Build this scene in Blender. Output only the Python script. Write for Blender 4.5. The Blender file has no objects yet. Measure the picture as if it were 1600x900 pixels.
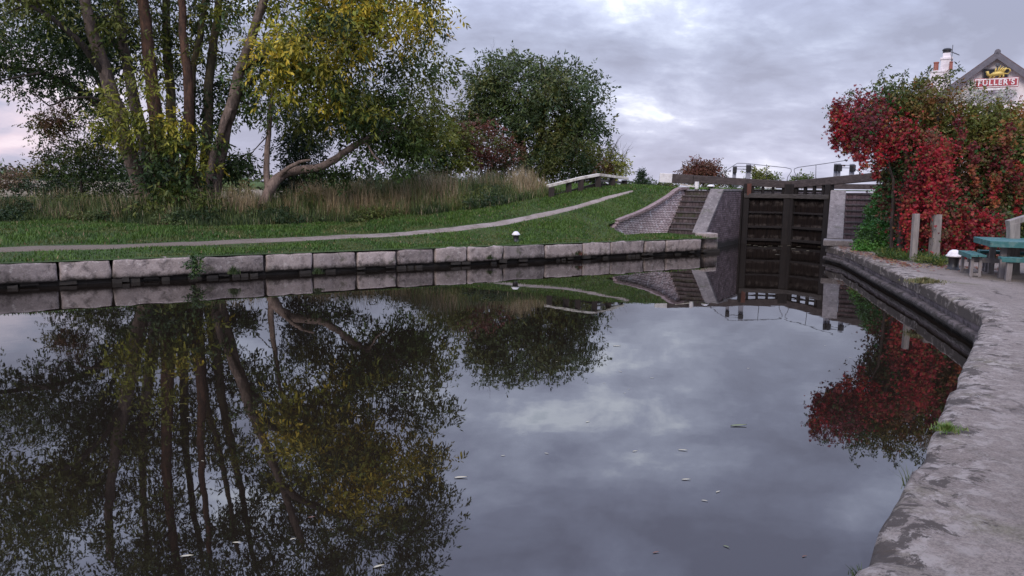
import bpy, bmesh, math, random
import numpy as np
from mathutils import Vector, Matrix, noise as mnoise

random.seed(7)
RNG_ = np.random.default_rng(11)
scene = bpy.context.scene
COL = scene.collection
PI = math.pi
rad = math.radians

# ------------------------------------------------------------------ camera
EYE = 2.12
F = 1180.0
PITCH = math.atan(160 / F)
ROLL = rad(0.8)
cf = Vector((0, math.cos(PITCH), -math.sin(PITCH)))
cr0 = Vector((1, 0, 0)); cu0 = Vector((0, math.sin(PITCH), math.cos(PITCH)))
cr = cr0 * math.cos(ROLL) + cu0 * math.sin(ROLL)
cu = -cr0 * math.sin(ROLL) + cu0 * math.cos(ROLL)
CAM = Vector((0, 0, EYE))
cd = bpy.data.cameras.new('camera'); cam = bpy.data.objects.new('camera', cd); COL.objects.link(cam)
cd.sensor_width = 36; cd.lens = 36 * F / 1600; cd.clip_end = 3000; cd.clip_start = 0.05
m = Matrix((cr, cu, -cf)).transposed().to_4x4(); m.translation = CAM
cam.matrix_world = m
scene.camera = cam

def ray(px, py):
    return cf + cr * ((px - 800) / F) - cu * ((py - 450) / F)
def G(px, py, z):                       # where a sight line meets height z
    d = ray(px, py); t = (z - EYE) / d.z
    return CAM + d * t
def W(px, py, Y):                       # point on a sight line at distance Y
    d = ray(px, py); return CAM + d * (Y / d.y)

# ------------------------------------------------------------------ helpers
def tag(o, label=None, cat=None, group=None, kind=None):
    if label: o['label'] = label
    if cat: o['category'] = cat
    if group: o['group'] = group
    if kind: o['kind'] = kind
    return o
def empty(name, loc, label=None, cat=None, group=None, rz=0):
    o = bpy.data.objects.new(name, None); COL.objects.link(o); o.location = loc; o.rotation_euler.z = rz
    o.empty_display_size = .2
    return tag(o, label, cat, group)
def link(name, me, mat, parent=None, smooth=False):
    o = bpy.data.objects.new(name, me); COL.objects.link(o)
    if mat: me.materials.append(mat)
    if smooth:
        me.polygons.foreach_set('use_smooth', [True] * len(me.polygons))
    if parent:
        o.parent = parent
        # geometry is given in world space; parents only carry a location
        o.location = -Vector(parent.location) if not parent.parent else -Vector(parent.parent.location) * 0
    return o
def copy_tree(o, parent=None):
    c = o.copy(); COL.objects.link(c); c.parent = parent
    for ch in list(o.children): copy_tree(ch, c)
    return c

class MB:
    """collects verts and faces (with optional uv per corner)"""
    def __init__(s): s.v = []; s.f = []; s.uv = {}; s.c = []
    def quad(s, a, b, c, d, uv=None):
        n = len(s.v); s.v += [tuple(a), tuple(b), tuple(c), tuple(d)]; s.f.append((n, n+1, n+2, n+3))
        if uv: s.uv[len(s.f)-1] = uv
        return s
    def poly(s, pts, uv=None):
        n = len(s.v); s.v += [tuple(p) for p in pts]; s.f.append(tuple(range(n, n+len(pts))))
        if uv: s.uv[len(s.f)-1] = uv
        return s
    def prism(s, pts, off, uvf=None):
        """closed solid: polygon pts swept by vector off. outward winding fixed later"""
        off = Vector(off); P = [Vector(p) for p in pts]; Q = [p + off for p in P]
        s.poly(P, uvf and [uvf(p) for p in P]); s.poly(Q[::-1], uvf and [uvf(p) for p in Q[::-1]])
        k = len(P)
        for i in range(k):
            a, b = P[i], P[(i+1) % k]; q = [b, a, a+off, b+off]
            L = (b-a).length; w = off.length
            s.poly(q, [(L, 0), (0, 0), (0, w), (L, w)])
        return s
    def box(s, c, sx, sy, sz, rz=0, rx=0, ry=0):
        M = Matrix.Translation(Vector(c)) @ Matrix.Rotation(rz, 4, 'Z') @ Matrix.Rotation(ry, 4, 'Y') @ Matrix.Rotation(rx, 4, 'X')
        n = len(s.v)
        for x, y, z in [(-1,-1,-1),(1,-1,-1),(1,1,-1),(-1,1,-1),(-1,-1,1),(1,-1,1),(1,1,1),(-1,1,1)]:
            s.v.append(tuple(M @ Vector((x*sx/2, y*sy/2, z*sz/2))))
        for q in [(3,2,1,0),(4,5,6,7),(0,1,5,4),(1,2,6,5),(2,3,7,6),(3,0,4,7)]: s.f.append(tuple(n+i for i in q))
        return s
    def beam(s, a, b, w, h, h2=None):
        a = Vector(a); b = Vector(b); d = (b-a).normalized(); up = Vector((0,0,1))
        if abs(d.z) > .98: up = Vector((0,1,0))
        r = d.cross(up).normalized(); u = r.cross(d).normalized(); h2 = h if h2 is None else h2
        n = len(s.v)
        for p, hh in ((a, h), (b, h2)):
            for x, y in ((-1,-1),(1,-1),(1,1),(-1,1)): s.v.append(tuple(p + r*x*w/2 + u*y*hh/2))
        for q in [(0,3,2,1),(4,5,6,7),(0,1,5,4),(1,2,6,5),(2,3,7,6),(3,0,4,7)]: s.f.append(tuple(n+i for i in q))
        return s
    def tube(s, pts, radii, k=7, cap=True):
        pts = [Vector(p) for p in pts]
        if not hasattr(radii, '__len__'): radii = [radii]*len(pts)
        n = len(s.v); ref = Vector((.3,.5,.1))
        for i, p in enumerate(pts):
            d = (pts[min(i+1, len(pts)-1)] - pts[max(i-1, 0)])
            if d.length < 1e-6: d = Vector((0,0,1))
            d.normalize(); r = d.cross(ref)
            if r.length < .05: r = d.cross(Vector((0,1,0)))
            r.normalize(); u = r.cross(d)
            for j in range(k):
                a = 2*PI*j/k; s.v.append(tuple(p + (r*math.cos(a) + u*math.sin(a))*radii[i]))
        for i in range(len(pts)-1):
            for j in range(k):
                a = n+i*k+j; b = n+i*k+(j+1) % k
                s.f.append((a, a+k, b+k, b))
        if cap:
            s.f.append(tuple(n+j for j in range(k))); s.f.append(tuple(n+(len(pts)-1)*k+j for j in range(k))[::-1])
        return s
    def lathe(s, c, prof, k=24):
        c = Vector(c); n = len(s.v)
        for r, z in prof:
            for j in range(k):
                a = 2*PI*j/k; s.v.append((c.x+r*math.cos(a), c.y+r*math.sin(a), c.z+z))
        for i in range(len(prof)-1):
            for j in range(k):
                a = n+i*k+j; b = n+i*k+(j+1) % k; s.f.append((a, b, b+k, a+k))
        s.f.append(tuple(n+j for j in range(k))[::-1]); s.f.append(tuple(n+(len(prof)-1)*k+j for j in range(k)))
        return s
    def build(s, name, mat, parent=None, bevel=0, smooth=False, rough=0, sub=0, seg=2):
        me = bpy.data.meshes.new(name); me.from_pydata(s.v, [], s.f)
        if s.uv:
            ul = me.uv_layers.new(name='UVMap')
            for pi, uv in s.uv.items():
                p = me.polygons[pi]
                for k, li in enumerate(p.loop_indices): ul.data[li].uv = uv[k]
        bm = bmesh.new(); bm.from_mesh(me)
        bmesh.ops.recalc_face_normals(bm, faces=bm.faces)
        if bevel: bmesh.ops.bevel(bm, geom=list(bm.edges), offset=bevel, segments=seg, affect='EDGES', profile=.6)
        if sub:
            bmesh.ops.subdivide_edges(bm, edges=[e for e in bm.edges if e.calc_length() > sub*1.5], cuts=2, use_grid_fill=True)
            bmesh.ops.subdivide_edges(bm, edges=[e for e in bm.edges if e.calc_length() > sub*1.5], cuts=1, use_grid_fill=True)
            bmesh.ops.triangulate(bm, faces=[f for f in bm.faces if len(f.verts) > 4])
        if rough:
            bm.normal_update()
            for v in bm.verts:
                q = mnoise.noise(v.co*3.1)*.6 + mnoise.noise(v.co*9.0)*.4
                v.co += v.normal * q * rough
        bm.to_mesh(me); bm.free()
        return link(name, me, mat, parent, smooth)

def fast_mesh(name, V, nper, colors=None, mat=None, parent=None):
    """V: (n*nper,3) verts, every nper verts one face; colors (n,3) per face"""
    V = np.ascontiguousarray(V, dtype=np.float32).reshape(-1, 3); nf = len(V)//nper
    me = bpy.data.meshes.new(name)
    me.vertices.add(len(V)); me.vertices.foreach_set('co', V.ravel())
    me.loops.add(len(V)); me.loops.foreach_set('vertex_index', np.arange(len(V), dtype=np.int32))
    me.polygons.add(nf); me.polygons.foreach_set('loop_start', np.arange(0, nf*nper, nper, dtype=np.int32))
    if colors is not None:
        a = me.color_attributes.new('tint', 'FLOAT_COLOR', 'POINT')
        c = np.ones((len(V), 4), dtype=np.float32); c[:, :3] = np.repeat(colors, nper, axis=0)
        a.data.foreach_set('color', c.ravel())
    me.update(calc_edges=True)
    return link(name, me, mat, parent)

# ------------------------------------------------------------------ materials
def newmat(name):
    mt = bpy.data.materials.new(name); mt.use_nodes = True; nt = mt.node_tree
    b = nt.nodes['Principled BSDF']; return mt, nt, b
def nd(nt, t, **kw):
    n = nt.nodes.new(t)
    for k, v in kw.items():
        if k in n.inputs.keys() if hasattr(n, 'inputs') else False: n.inputs[k].default_value = v
        else: setattr(n, k, v)
    return n
def ramp(nt, src, stops):
    r = nt.nodes.new('ShaderNodeValToRGB'); nt.links.new(src, r.inputs[0])
    el = r.color_ramp.elements
    while len(el) < len(stops): el.new(.5)
    for e, (p, c) in zip(el, stops): e.position = p; e.color = (*c, 1) if len(c) == 3 else c
    return r
def noise(nt, vec, scale, detail=6, rough=.6, dist=0):
    n = nt.nodes.new('ShaderNodeTexNoise'); n.inputs['Scale'].default_value = scale
    n.inputs['Detail'].default_value = detail; n.inputs['Roughness'].default_value = rough
    n.inputs['Distortion'].default_value = dist
    if vec is not None: nt.links.new(vec, n.inputs['Vector'])
    return n
def mapping(nt, src, scale=(1,1,1), loc=(0,0,0), rot=(0,0,0)):
    m = nt.nodes.new('ShaderNodeMapping'); m.inputs['Scale'].default_value = scale
    m.inputs['Location'].default_value = loc; m.inputs['Rotation'].default_value = rot
    nt.links.new(src, m.inputs['Vector']); return m.outputs[0]
def mixc(nt, fac, a, b, mode='MIX'):
    m = nt.nodes.new('ShaderNodeMix'); m.data_type = 'RGBA'; m.blend_type = mode
    for sock, v in ((m.inputs[0], fac), (m.inputs[6], a), (m.inputs[7], b)):
        if isinstance(v, (int, float)): sock.default_value = v
        elif isinstance(v, tuple): sock.default_value = (*v, 1)
        else: nt.links.new(v, sock)
    return m.outputs[2]
def math_(nt, op, a, b=None, c=None):
    m = nt.nodes.new('ShaderNodeMath'); m.operation = op
    for i, v in enumerate((a, b, c)):
        if v is None: continue
        if isinstance(v, (int, float)): m.inputs[i].default_value = v
        else: nt.links.new(v, m.inputs[i])
    return m.outputs[0]
def bump(nt, b, h, dist=.02, strength=1):
    n = nt.nodes.new('ShaderNodeBump'); n.inputs['Distance'].default_value = dist; n.inputs['Strength'].default_value = strength
    nt.links.new(h, n.inputs['Height']); nt.links.new(n.outputs[0], b.inputs['Normal'])
def geo(nt): return nt.nodes.new('ShaderNodeNewGeometry').outputs['Position']
def uvn(nt): return nt.nodes.new('ShaderNodeUVMap').outputs[0]

def m_plain(name, col, rough=.7, var=.25, scale=6, bmp=.004, metal=0, dirt=None):
    mt, nt, b = newmat(name); P = geo(nt)
    n1 = noise(nt, P, scale, 8, .65); n2 = noise(nt, P, scale*7, 5, .6)
    c = tuple(col)
    lo = tuple(x*(1-var) for x in c); hi = tuple(min(1, x*(1+var)) for x in c)
    r = ramp(nt, n1.outputs[0], [(.32, lo), (.68, hi)])
    out = r.outputs[0]
    if dirt:
        mk = ramp(nt, noise(nt, P, scale*.6, 8, .7).outputs[0], [(.5, (0,0,0)), (.62, (1,1,1))])
        out = mixc(nt, mk.outputs[0], out, dirt)
    nt.links.new(out, b.inputs['Base Color']); b.inputs['Roughness'].default_value = rough; b.inputs['Metallic'].default_value = metal
    h = math_(nt, 'ADD', n1.outputs[0], math_(nt, 'MULTIPLY', n2.outputs[0], .5))
    bump(nt, b, h, bmp)
    return mt

def m_leaf(name, trans=.25, rough=.55):
    mt, nt, b = newmat(name)
    a = nt.nodes.new('ShaderNodeAttribute'); a.attribute_name = 'tint'
    nt.links.new(a.outputs['Color'], b.inputs['Base Color']); b.inputs['Roughness'].default_value = rough
    b.inputs['Specular IOR Level'].default_value = .3
    t = nt.nodes.new('ShaderNodeBsdfTranslucent'); nt.links.new(a.outputs['Color'], t.inputs[0])
    mx = nt.nodes.new('ShaderNodeMixShader'); mx.inputs[0].default_value = trans
    nt.links.new(b.outputs[0], mx.inputs[1]); nt.links.new(t.outputs[0], mx.inputs[2])
    nt.links.new(mx.outputs[0], nt.nodes['Material Output'].inputs[0])
    return mt

def m_stone(name, base, lich=(.42,.40,.37), dark=(.06,.05,.045), moss=(.07,.08,.03), darkamt=.6, bmp=.02, scale=1.0, wet=True):
    mt, nt, b = newmat(name); P = geo(nt)
    big = noise(nt, P, 1.2*scale, 6, .6); med = noise(nt, P, 6*scale, 8, .7); fine = noise(nt, P, 45*scale, 6, .7)
    c1 = ramp(nt, big.outputs[0], [(.3, tuple(x*.72 for x in base)), (.7, tuple(x*1.2 for x in base))]).outputs[0]
    c2 = mixc(nt, ramp(nt, med.outputs[0], [(.35, (1,1,1)), (.52, (0,0,0))]).outputs[0], c1, tuple(x*.6 for x in base))
    c3 = mixc(nt, ramp(nt, noise(nt, P, 9*scale, 9, .75).outputs[0], [(.56, (0,0,0)), (.63, (1,1,1))]).outputs[0], c2, lich)
    mk = math_(nt, 'MULTIPLY', ramp(nt, noise(nt, P, 3.3*scale, 10, .72, .6).outputs[0], [(.55, (0,0,0)), (.64, (1,1,1))]).outputs[0], darkamt)
    c4 = mixc(nt, mk, c3, dark)
    mk2 = math_(nt, 'MULTIPLY', ramp(nt, noise(nt, mapping(nt, P, loc=(7,3,1)), 2.2*scale, 8, .7).outputs[0], [(.58, (0,0,0)), (.66, (1,1,1))]).outputs[0], .6)
    c5 = mixc(nt, mk2, c4, moss)
    c6 = mixc(nt, .35, c5, ramp(nt, fine.outputs[0], [(.3, (.25,.25,.25)), (.7, (1,1,1))]).outputs[0], 'MULTIPLY')
    if wet:   # damp, algae-dark band just above the waterline
        sx = nt.nodes.new('ShaderNodeSeparateXYZ'); nt.links.new(P, sx.inputs[0])
        hz = math_(nt, 'ADD', sx.outputs[2], math_(nt, 'MULTIPLY', math_(nt, 'SUBTRACT', med.outputs[0], .5), .3))
        wf = ramp(nt, hz, [(.10, (1,1,1)), (.22, (0,0,0))]).outputs[0]
        c6 = mixc(nt, wf, c6, (.035,.028,.022))
    oi = nt.nodes.new('ShaderNodeObjectInfo')
    c6 = mixc(nt, 1.0, c6, ramp(nt, oi.outputs['Random'], [(0, (.72,.70,.70)), (.5, (1,.95,.93)), (1, (1.22,1.16,1.12))]).outputs[0], 'MULTIPLY')
    nt.links.new(c6, b.inputs['Base Color']); b.inputs['Roughness'].default_value = .9
    h = math_(nt, 'ADD', math_(nt, 'ADD', med.outputs[0], math_(nt, 'MULTIPLY', fine.outputs[0], .35)), math_(nt, 'MULTIPLY', mk, -.4))
    bump(nt, b, h, bmp)
    return mt

def m_brick(name, c1, c2, mortar, bw=.225, bh=.075, stain=.5, moss=None, uv=True, bmp=.012, ms=.009, wet=True):
    mt, nt, b = newmat(name)
    U = uvn(nt) if uv else geo(nt); P = geo(nt)
    wob = noise(nt, P, 2.5, 3); Uw = nt.nodes.new('ShaderNodeVectorMath'); Uw.operation = 'MULTIPLY_ADD'
    nt.links.new(wob.outputs['Color'], Uw.inputs[0]); Uw.inputs[1].default_value = (.03,.03,0); nt.links.new(U, Uw.inputs[2])
    br = nt.nodes.new('ShaderNodeTexBrick'); nt.links.new(Uw.outputs[0], br.inputs['Vector'])
    br.inputs['Color1'].default_value = (*c1, 1); br.inputs['Color2'].default_value = (*c2, 1); br.inputs['Mortar'].default_value = (*mortar, 1)
    br.inputs['Scale'].default_value = 1; br.inputs['Brick Width'].default_value = bw; br.inputs['Row Height'].default_value = bh
    br.inputs['Mortar Size'].default_value = ms; br.inputs['Mortar Smooth'].default_value = .3; br.inputs['Bias'].default_value = -.1
    n = noise(nt, P, 2.2, 8, .7); fine = noise(nt, P, 30, 5, .7)
    c = mixc(nt, ramp(nt, n.outputs[0], [(.42, (0,0,0)), (.66, (stain,)*3)]).outputs[0], br.outputs[0], tuple(x*.25 for x in c1))
    lich = ramp(nt, noise(nt, mapping(nt, P, loc=(3,9,2)), 5, 8, .75).outputs[0], [(.55, (0,0,0)), (.66, (.7,.7,.7))]).outputs[0]
    c = mixc(nt, lich, c, tuple(min(1, x*1.5+.05) for x in c2))
    c = mixc(nt, .4, c, ramp(nt, fine.outputs[0], [(.3, (.4,.4,.4)), (.7, (1,1,1))]).outputs[0], 'MULTIPLY')
    if moss:
        mm = ramp(nt, noise(nt, mapping(nt, P, loc=(1,1,5)), 1.5, 8, .7).outputs[0], [(.5, (0,0,0)), (.62, (.8,.8,.8))]).outputs[0]
        c = mixc(nt, mm, c, moss)
    sx = nt.nodes.new('ShaderNodeSeparateXYZ'); nt.links.new(P, sx.inputs[0])
    hz = math_(nt, 'ADD', sx.outputs[2], math_(nt, 'MULTIPLY', math_(nt, 'SUBTRACT', n.outputs[0], .5), .6))
    if wet: c = mixc(nt, ramp(nt, hz, [(.12, (1,1,1)), (.32, (0,0,0))]).outputs[0], c, (.03,.025,.02))
    nt.links.new(c, b.inputs['Base Color']); b.inputs['Roughness'].default_value = .92
    h = math_(nt, 'ADD', math_(nt, 'MULTIPLY', br.outputs['Fac'], -1), math_(nt, 'MULTIPLY', fine.outputs[0], .4))
    bump(nt, b, h, bmp)
    return mt

def m_wood(name, base, dark, streak=(1,1,.12), scale=14, stainamt=.5, bmp=.01, sharp=.2):
    mt, nt, b = newmat(name); P = geo(nt)
    n = noise(nt, mapping(nt, P, scale=streak), scale, 8, .7, .3); n2 = noise(nt, P, 3, 8, .7)
    c = ramp(nt, n.outputs[0], [(.5-sharp, dark), (.5+sharp, base)]).outputs[0]
    c = mixc(nt, ramp(nt, n2.outputs[0], [(.45, (0,0,0)), (.65, (stainamt,)*3)]).outputs[0], c, dark)
    nt.links.new(c, b.inputs['Base Color']); b.inputs['Roughness'].default_value = .85
    bump(nt, b, n.outputs[0], bmp)
    return mt

def m_bark(name, base, dark):
    return m_wood(name, base, dark, streak=(1,1,.3), scale=7, stainamt=.8, bmp=.06, sharp=.09)

M = {}
M['coping'] = m_stone('weathered_coping_stone', (.39,.335,.31), lich=(.53,.49,.45), darkamt=.6, bmp=.035)
M['quay'] = m_stone('weathered_concrete_edge', (.37,.325,.315), lich=(.50,.46,.44), dark=(.075,.06,.05), darkamt=.8, bmp=.018, scale=2.3)
M['quay_face'] = m_stone('quay_face_stone', (.33,.28,.28), lich=(.34,.31,.29), dark=(.03,.025,.02), moss=(.06,.065,.03), darkamt=.7, bmp=.05)
M['ramp'] = m_stone('ramp_coping_stone', (.30,.27,.26), lich=(.42,.40,.38), darkamt=.35, bmp=.015, wet=False)
M['brick_wing'] = m_brick('pale_old_brick', (.52,.39,.38), (.80,.67,.65), (.12,.09,.09), stain=.15, ms=.014, wet=False)
M['wing_cope'] = m_plain('old_brick_edging', (.25,.18,.175), .9, .35, 9, .01)
M['brick_pier'] = m_brick('dark_pier_brick', (.17,.11,.11), (.29,.21,.21), (.10,.085,.08), stain=.7)
M['brick_step'] = m_brick('step_brick', (.09,.065,.065), (.15,.11,.115), (.05,.04,.04), bw=.12, bh=.16, stain=.5, moss=(.045,.055,.02))
M['brick_step2'] = m_brick('step_brick_right', (.15,.10,.11), (.21,.15,.165), (.10,.08,.09), bw=.12, bh=.16, stain=.3)
M['footing'] = m_brick('wet_footing_brick', (.10,.06,.055), (.16,.11,.10), (.03,.025,.02), stain=.8)
M['nosing'] = m_stone('step_nosing', (.10,.085,.085), lich=(.17,.15,.145), darkamt=.6, bmp=.01, wet=False)
M['gatewood'] = m_wood('wet_black_gate_timber', (.019,.013,.011), (.006,.004,.004), stainamt=.6)
M['beamwood'] = m_wood('weathered_beam_timber', (.11,.085,.08), (.030,.022,.021), streak=(.3,.3,1), scale=20, stainamt=.6)
M['greywood'] = m_wood('grey_weathered_timber', (.33,.29,.26), (.15,.13,.12), stainamt=.3)
M['darkwood'] = m_wood('dark_creosoted_timber', (.045,.03,.025), (.015,.012,.01))
M['palerail'] = m_plain('peeling_white_painted_rail', (.66,.61,.53), .8, .2, 5, .004, dirt=(.36,.31,.26))
M['white'] = m_plain('white_paint', (.78,.74,.74), .5, .06, 5, .002, dirt=(.55,.5,.48))
M['black'] = m_plain('black_iron_paint', (.018,.017,.018), .45, .3, 8, .003)
M['iron'] = m_plain('galvanised_rail', (.10,.10,.11), .5, .3, 8, .002, metal=.3)
M['rust'] = m_plain('rusty_iron', (.12,.045,.03), .85, .4, 8, .004)
M['greypost'] = m_plain('grey_paddle_post', (.27,.27,.31), .7, .25, 6, .004)
M['teal'] = m_plain('teal_paint', (.035,.135,.13), .55, .2, 9, .002, dirt=(.10,.19,.175))
M['tablewood'] = m_wood('table_leg_timber', (.30,.27,.26), (.14,.12,.115), stainamt=.4)
M['render_white'] = m_plain('painted_render', (.80,.74,.76), .85, .08, 3, .004, dirt=(.66,.6,.62))
M['slate'] = m_plain('grey_bargeboard', (.13,.12,.14), .7, .2, 4, .004)
M['tile'] = m_plain('roof_tile', (.14,.10,.10), .8, .35, 7, .02)
M['pot'] = m_plain('terracotta_pot', (.33,.12,.09), .8, .2, 10, .003)
M['glass'] = m_plain('dark_window', (.012,.012,.018), .15, .2, 4, .001)
M['signred'] = m_plain('sign_red', (.36,.035,.05), .45, .08, 5, .001)
M['gold'] = m_plain('gold_leaf_paint', (.62,.45,.12), .4, .25, 10, .01, metal=.2)
M['bark_grey'] = m_bark('grey_brown_bark', (.22,.16,.13), (.07,.05,.04))
M['bark_pale'] = m_bark('pale_brown_bark', (.30,.22,.18), (.12,.085,.07))
M['bark_olive'] = m_bark('mossy_bark', (.13,.10,.05), (.045,.035,.02))
M['bark_red'] = m_bark('reddish_ivy_stripped_bark', (.15,.075,.045), (.05,.028,.02))
M['bark_dark'] = m_bark('dark_bark', (.07,.05,.04), (.025,.018,.015))
M['leaf'] = m_leaf('leaves', .16)
M['blade'] = m_leaf('grass_blades', .2, .6)

# grass ground
mt, nt, b = newmat('grass_ground'); P = geo(nt)
n1 = noise(nt, P, .55, 6, .65); n2 = noise(nt, P, 5, 8, .7); n3 = noise(nt, P, 40, 6, .7)
c = ramp(nt, n1.outputs[0], [(.35, (.045,.088,.014)), (.65, (.085,.15,.024))]).outputs[0]
c = mixc(nt, ramp(nt, n2.outputs[0], [(.52, (0,0,0)), (.72, (.75,.75,.75))]).outputs[0], c, (.11,.10,.035))
c = mixc(nt, .7, c, ramp(nt, n3.outputs[0], [(.3, (.35,.35,.35)), (.7, (1,1,1))]).outputs[0], 'MULTIPLY')
nt.links.new(c, b.inputs['Base Color']); b.inputs['Roughness'].default_value = .95
bump(nt, b, math_(nt, 'ADD', n2.outputs[0], n3.outputs[0]), .05); M['ground'] = mt
# towpath
mt, nt, b = newmat('gravel_towpath'); P = geo(nt)
n1 = noise(nt, P, 1.3, 8, .7); n3 = noise(nt, P, 60, 5, .75)
sx = nt.nodes.new('ShaderNodeSeparateXYZ'); nt.links.new(P, sx.inputs[0])
c = ramp(nt, n1.outputs[0], [(.3, (.25,.20,.165)), (.7, (.42,.35,.32))]).outputs[0]
worn = ramp(nt, math_(nt, 'ADD', math_(nt, 'MULTIPLY', sx.outputs[0], .1), math_(nt, 'MULTIPLY', n1.outputs[0], .8)), [(-.0, (.8,.8,.8)), (.05, (0,0,0))]).outputs[0]
c = mixc(nt, ramp(nt, math_(nt, 'MULTIPLY_ADD', sx.outputs[0], -.16, math_(nt, 'MULTIPLY_ADD', n1.outputs[0], 1.2, -1.1)), [(.0, (0,0,0)), (.7, (.85,.85,.85))]).outputs[0], c, (.15,.115,.085))
c = mixc(nt, ramp(nt, noise(nt, P, 2.5, 9, .75).outputs[0], [(.5, (0,0,0)), (.62, (.7,.7,.7))]).outputs[0], c, (.15,.12,.075))
c = mixc(nt, .5, c, ramp(nt, n3.outputs[0], [(.3, (.5,.5,.5)), (.7, (1,1,1))]).outputs[0], 'MULTIPLY')
nt.links.new(c, b.inputs['Base Color']); b.inputs['Roughness'].default_value = .95; bump(nt, b, n3.outputs[0], .015); M['path'] = mt
# concrete pavement
mt, nt, b = newmat('worn_concrete_pavement'); P = geo(nt)
n1 = noise(nt, P, .9, 8, .65); n2 = noise(nt, P, 7, 9, .72); n3 = noise(nt, P, 70, 6, .75)
c = ramp(nt, n1.outputs[0], [(.3, (.235,.188,.158)), (.7, (.345,.288,.248))]).outputs[0]
c = mixc(nt, ramp(nt, n2.outputs[0], [(.5, (0,0,0)), (.68, (.6,.6,.6))]).outputs[0], c, (.19,.165,.14))
c = mixc(nt, ramp(nt, noise(nt, mapping(nt, P, loc=(4,4,4)), 1.1, 9, .7).outputs[0], [(.55, (0,0,0)), (.66, (.55,.55,.55))]).outputs[0], c, (.17,.155,.08))
vo = nt.nodes.new('ShaderNodeTexVoronoi'); vo.feature = 'DISTANCE_TO_EDGE'; vo.inputs['Scale'].default_value = .45
wv = nt.nodes.new('ShaderNodeVectorMath'); wv.operation = 'MULTIPLY_ADD'; nt.links.new(noise(nt, P, 2.5, 6).outputs['Color'], wv.inputs[0]); wv.inputs[1].default_value = (.5,.5,.5); nt.links.new(P, wv.inputs[2])
nt.links.new(wv.outputs[0], vo.inputs['Vector'])
crk = math_(nt, 'MULTIPLY', ramp(nt, vo.outputs['Distance'], [(.0, (1,1,1)), (.016, (0,0,0))]).outputs[0], ramp(nt, noise(nt, P, .8, 4).outputs[0], [(.45, (0,0,0)), (.6, (1,1,1))]).outputs[0])
c = mixc(nt, crk, c, (.08,.06,.05))
c = mixc(nt, .6, c, ramp(nt, n3.outputs[0], [(.36, (.35,.35,.35)), (.58, (1,1,1))]).outputs[0], 'MULTIPLY')
c = mixc(nt, .5, c, ramp(nt, noise(nt, P, 24, 8, .8).outputs[0], [(.38, (.45,.42,.4)), (.5, (1,1,1)), (.64, (1.25,1.25,1.25))]).outputs[0], 'MULTIPLY')
ea = nt.nodes.new('ShaderNodeAttribute'); ea.attribute_name = 'edge_wear'
lm_ = math_(nt, 'MULTIPLY', ramp(nt, noise(nt, mapping(nt, P, loc=(2,8,1)), 8, 10, .75, .4).outputs[0], [(.50, (0,0,0)), (.58, (1,1,1))]).outputs[0], math_(nt, 'MINIMUM', math_(nt, 'MULTIPLY', ea.outputs['Fac'], 1.2), .8))
c = mixc(nt, lm_, c, (.41,.36,.32))
dk = math_(nt, 'ADD', noise(nt, mapping(nt, P, loc=(9,1,4)), 4.5, 10, .74, .5).outputs[0], math_(nt, 'MULTIPLY', math_(nt, 'SUBTRACT', ea.outputs['Fac'], 1), .17))
c = mixc(nt, ramp(nt, dk, [(.485, (0,0,0)), (.53, (.92,.92,.92))]).outputs[0], c, (.065,.05,.04))
nt.links.new(c, b.inputs['Base Color']); b.inputs['Roughness'].default_value = .92
bump(nt, b, math_(nt, 'SUBTRACT', math_(nt, 'ADD', n2.outputs[0], math_(nt, 'MULTIPLY', n3.outputs[0], .9)), crk), .02); M['pavement'] = mt
# water
mt, nt, b = newmat('murky_still_water'); P = geo(nt)
b.inputs['Base Color'].default_value = (.011,.008,.006,1); b.inputs['Roughness'].default_value = .012
b.inputs['IOR'].default_value = 2.0
n1 = noise(nt, mapping(nt, P, scale=(1,1,1)), .9, 3, .5); n2 = noise(nt, P, 6, 3, .5)
bump(nt, b, math_(nt, 'ADD', n1.outputs[0], math_(nt, 'MULTIPLY', n2.outputs[0], .05)), .0016, 1); M['water'] = mt

# ------------------------------------------------------------------ world
wd = bpy.data.worlds.new('World'); scene.world = wd; wd.use_nodes = True; nt = wd.node_tree
for n in list(nt.nodes): nt.nodes.remove(n)
out = nt.nodes.new('ShaderNodeOutputWorld')
SUN_EL, SUN_AZ = 36, 205          # azimuth measured from +Y clockwise: behind the camera, to the left
sky = nt.nodes.new('ShaderNodeTexSky'); sky.sky_type = 'NISHITA'; sky.sun_disc = False
sky.sun_elevation = rad(SUN_EL); sky.sun_rotation = rad(SUN_AZ)
bs = nt.nodes.new('ShaderNodeBackground'); bs.inputs[1].default_value = .09; nt.links.new(sky.outputs[0], bs.inputs[0])
tc = nt.nodes.new('ShaderNodeTexCoord').outputs['Generated']
sp = nt.nodes.new('ShaderNodeSeparateXYZ'); nt.links.new(tc, sp.inputs[0])
zz = math_(nt, 'ADD', math_(nt, 'MAXIMUM', sp.outputs[2], 0), .33)
cb = nt.nodes.new('ShaderNodeCombineXYZ')
nt.links.new(math_(nt, 'DIVIDE', sp.outputs[0], zz), cb.inputs[0]); nt.links.new(math_(nt, 'DIVIDE', sp.outputs[1], zz), cb.inputs[1])
cl = mapping(nt, cb.outputs[0], scale=(1.2,1.6,1), loc=(3.1,1.9,0), rot=(0,0,rad(12)))
A = noise(nt, cl, 1.5, 8, .55, .25); B = noise(nt, mapping(nt, cl, loc=(5,2,0)), .55, 5, .5, .2); C_ = noise(nt, mapping(nt, cl, scale=(1,.8,1)), 4.6, 7, .6, .3)
dens = math_(nt, 'ADD', math_(nt, 'ADD', math_(nt, 'MULTIPLY', A.outputs[0], .50), math_(nt, 'MULTIPLY', B.outputs[0], .28)), math_(nt, 'MULTIPLY', C_.outputs[0], .22))
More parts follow.
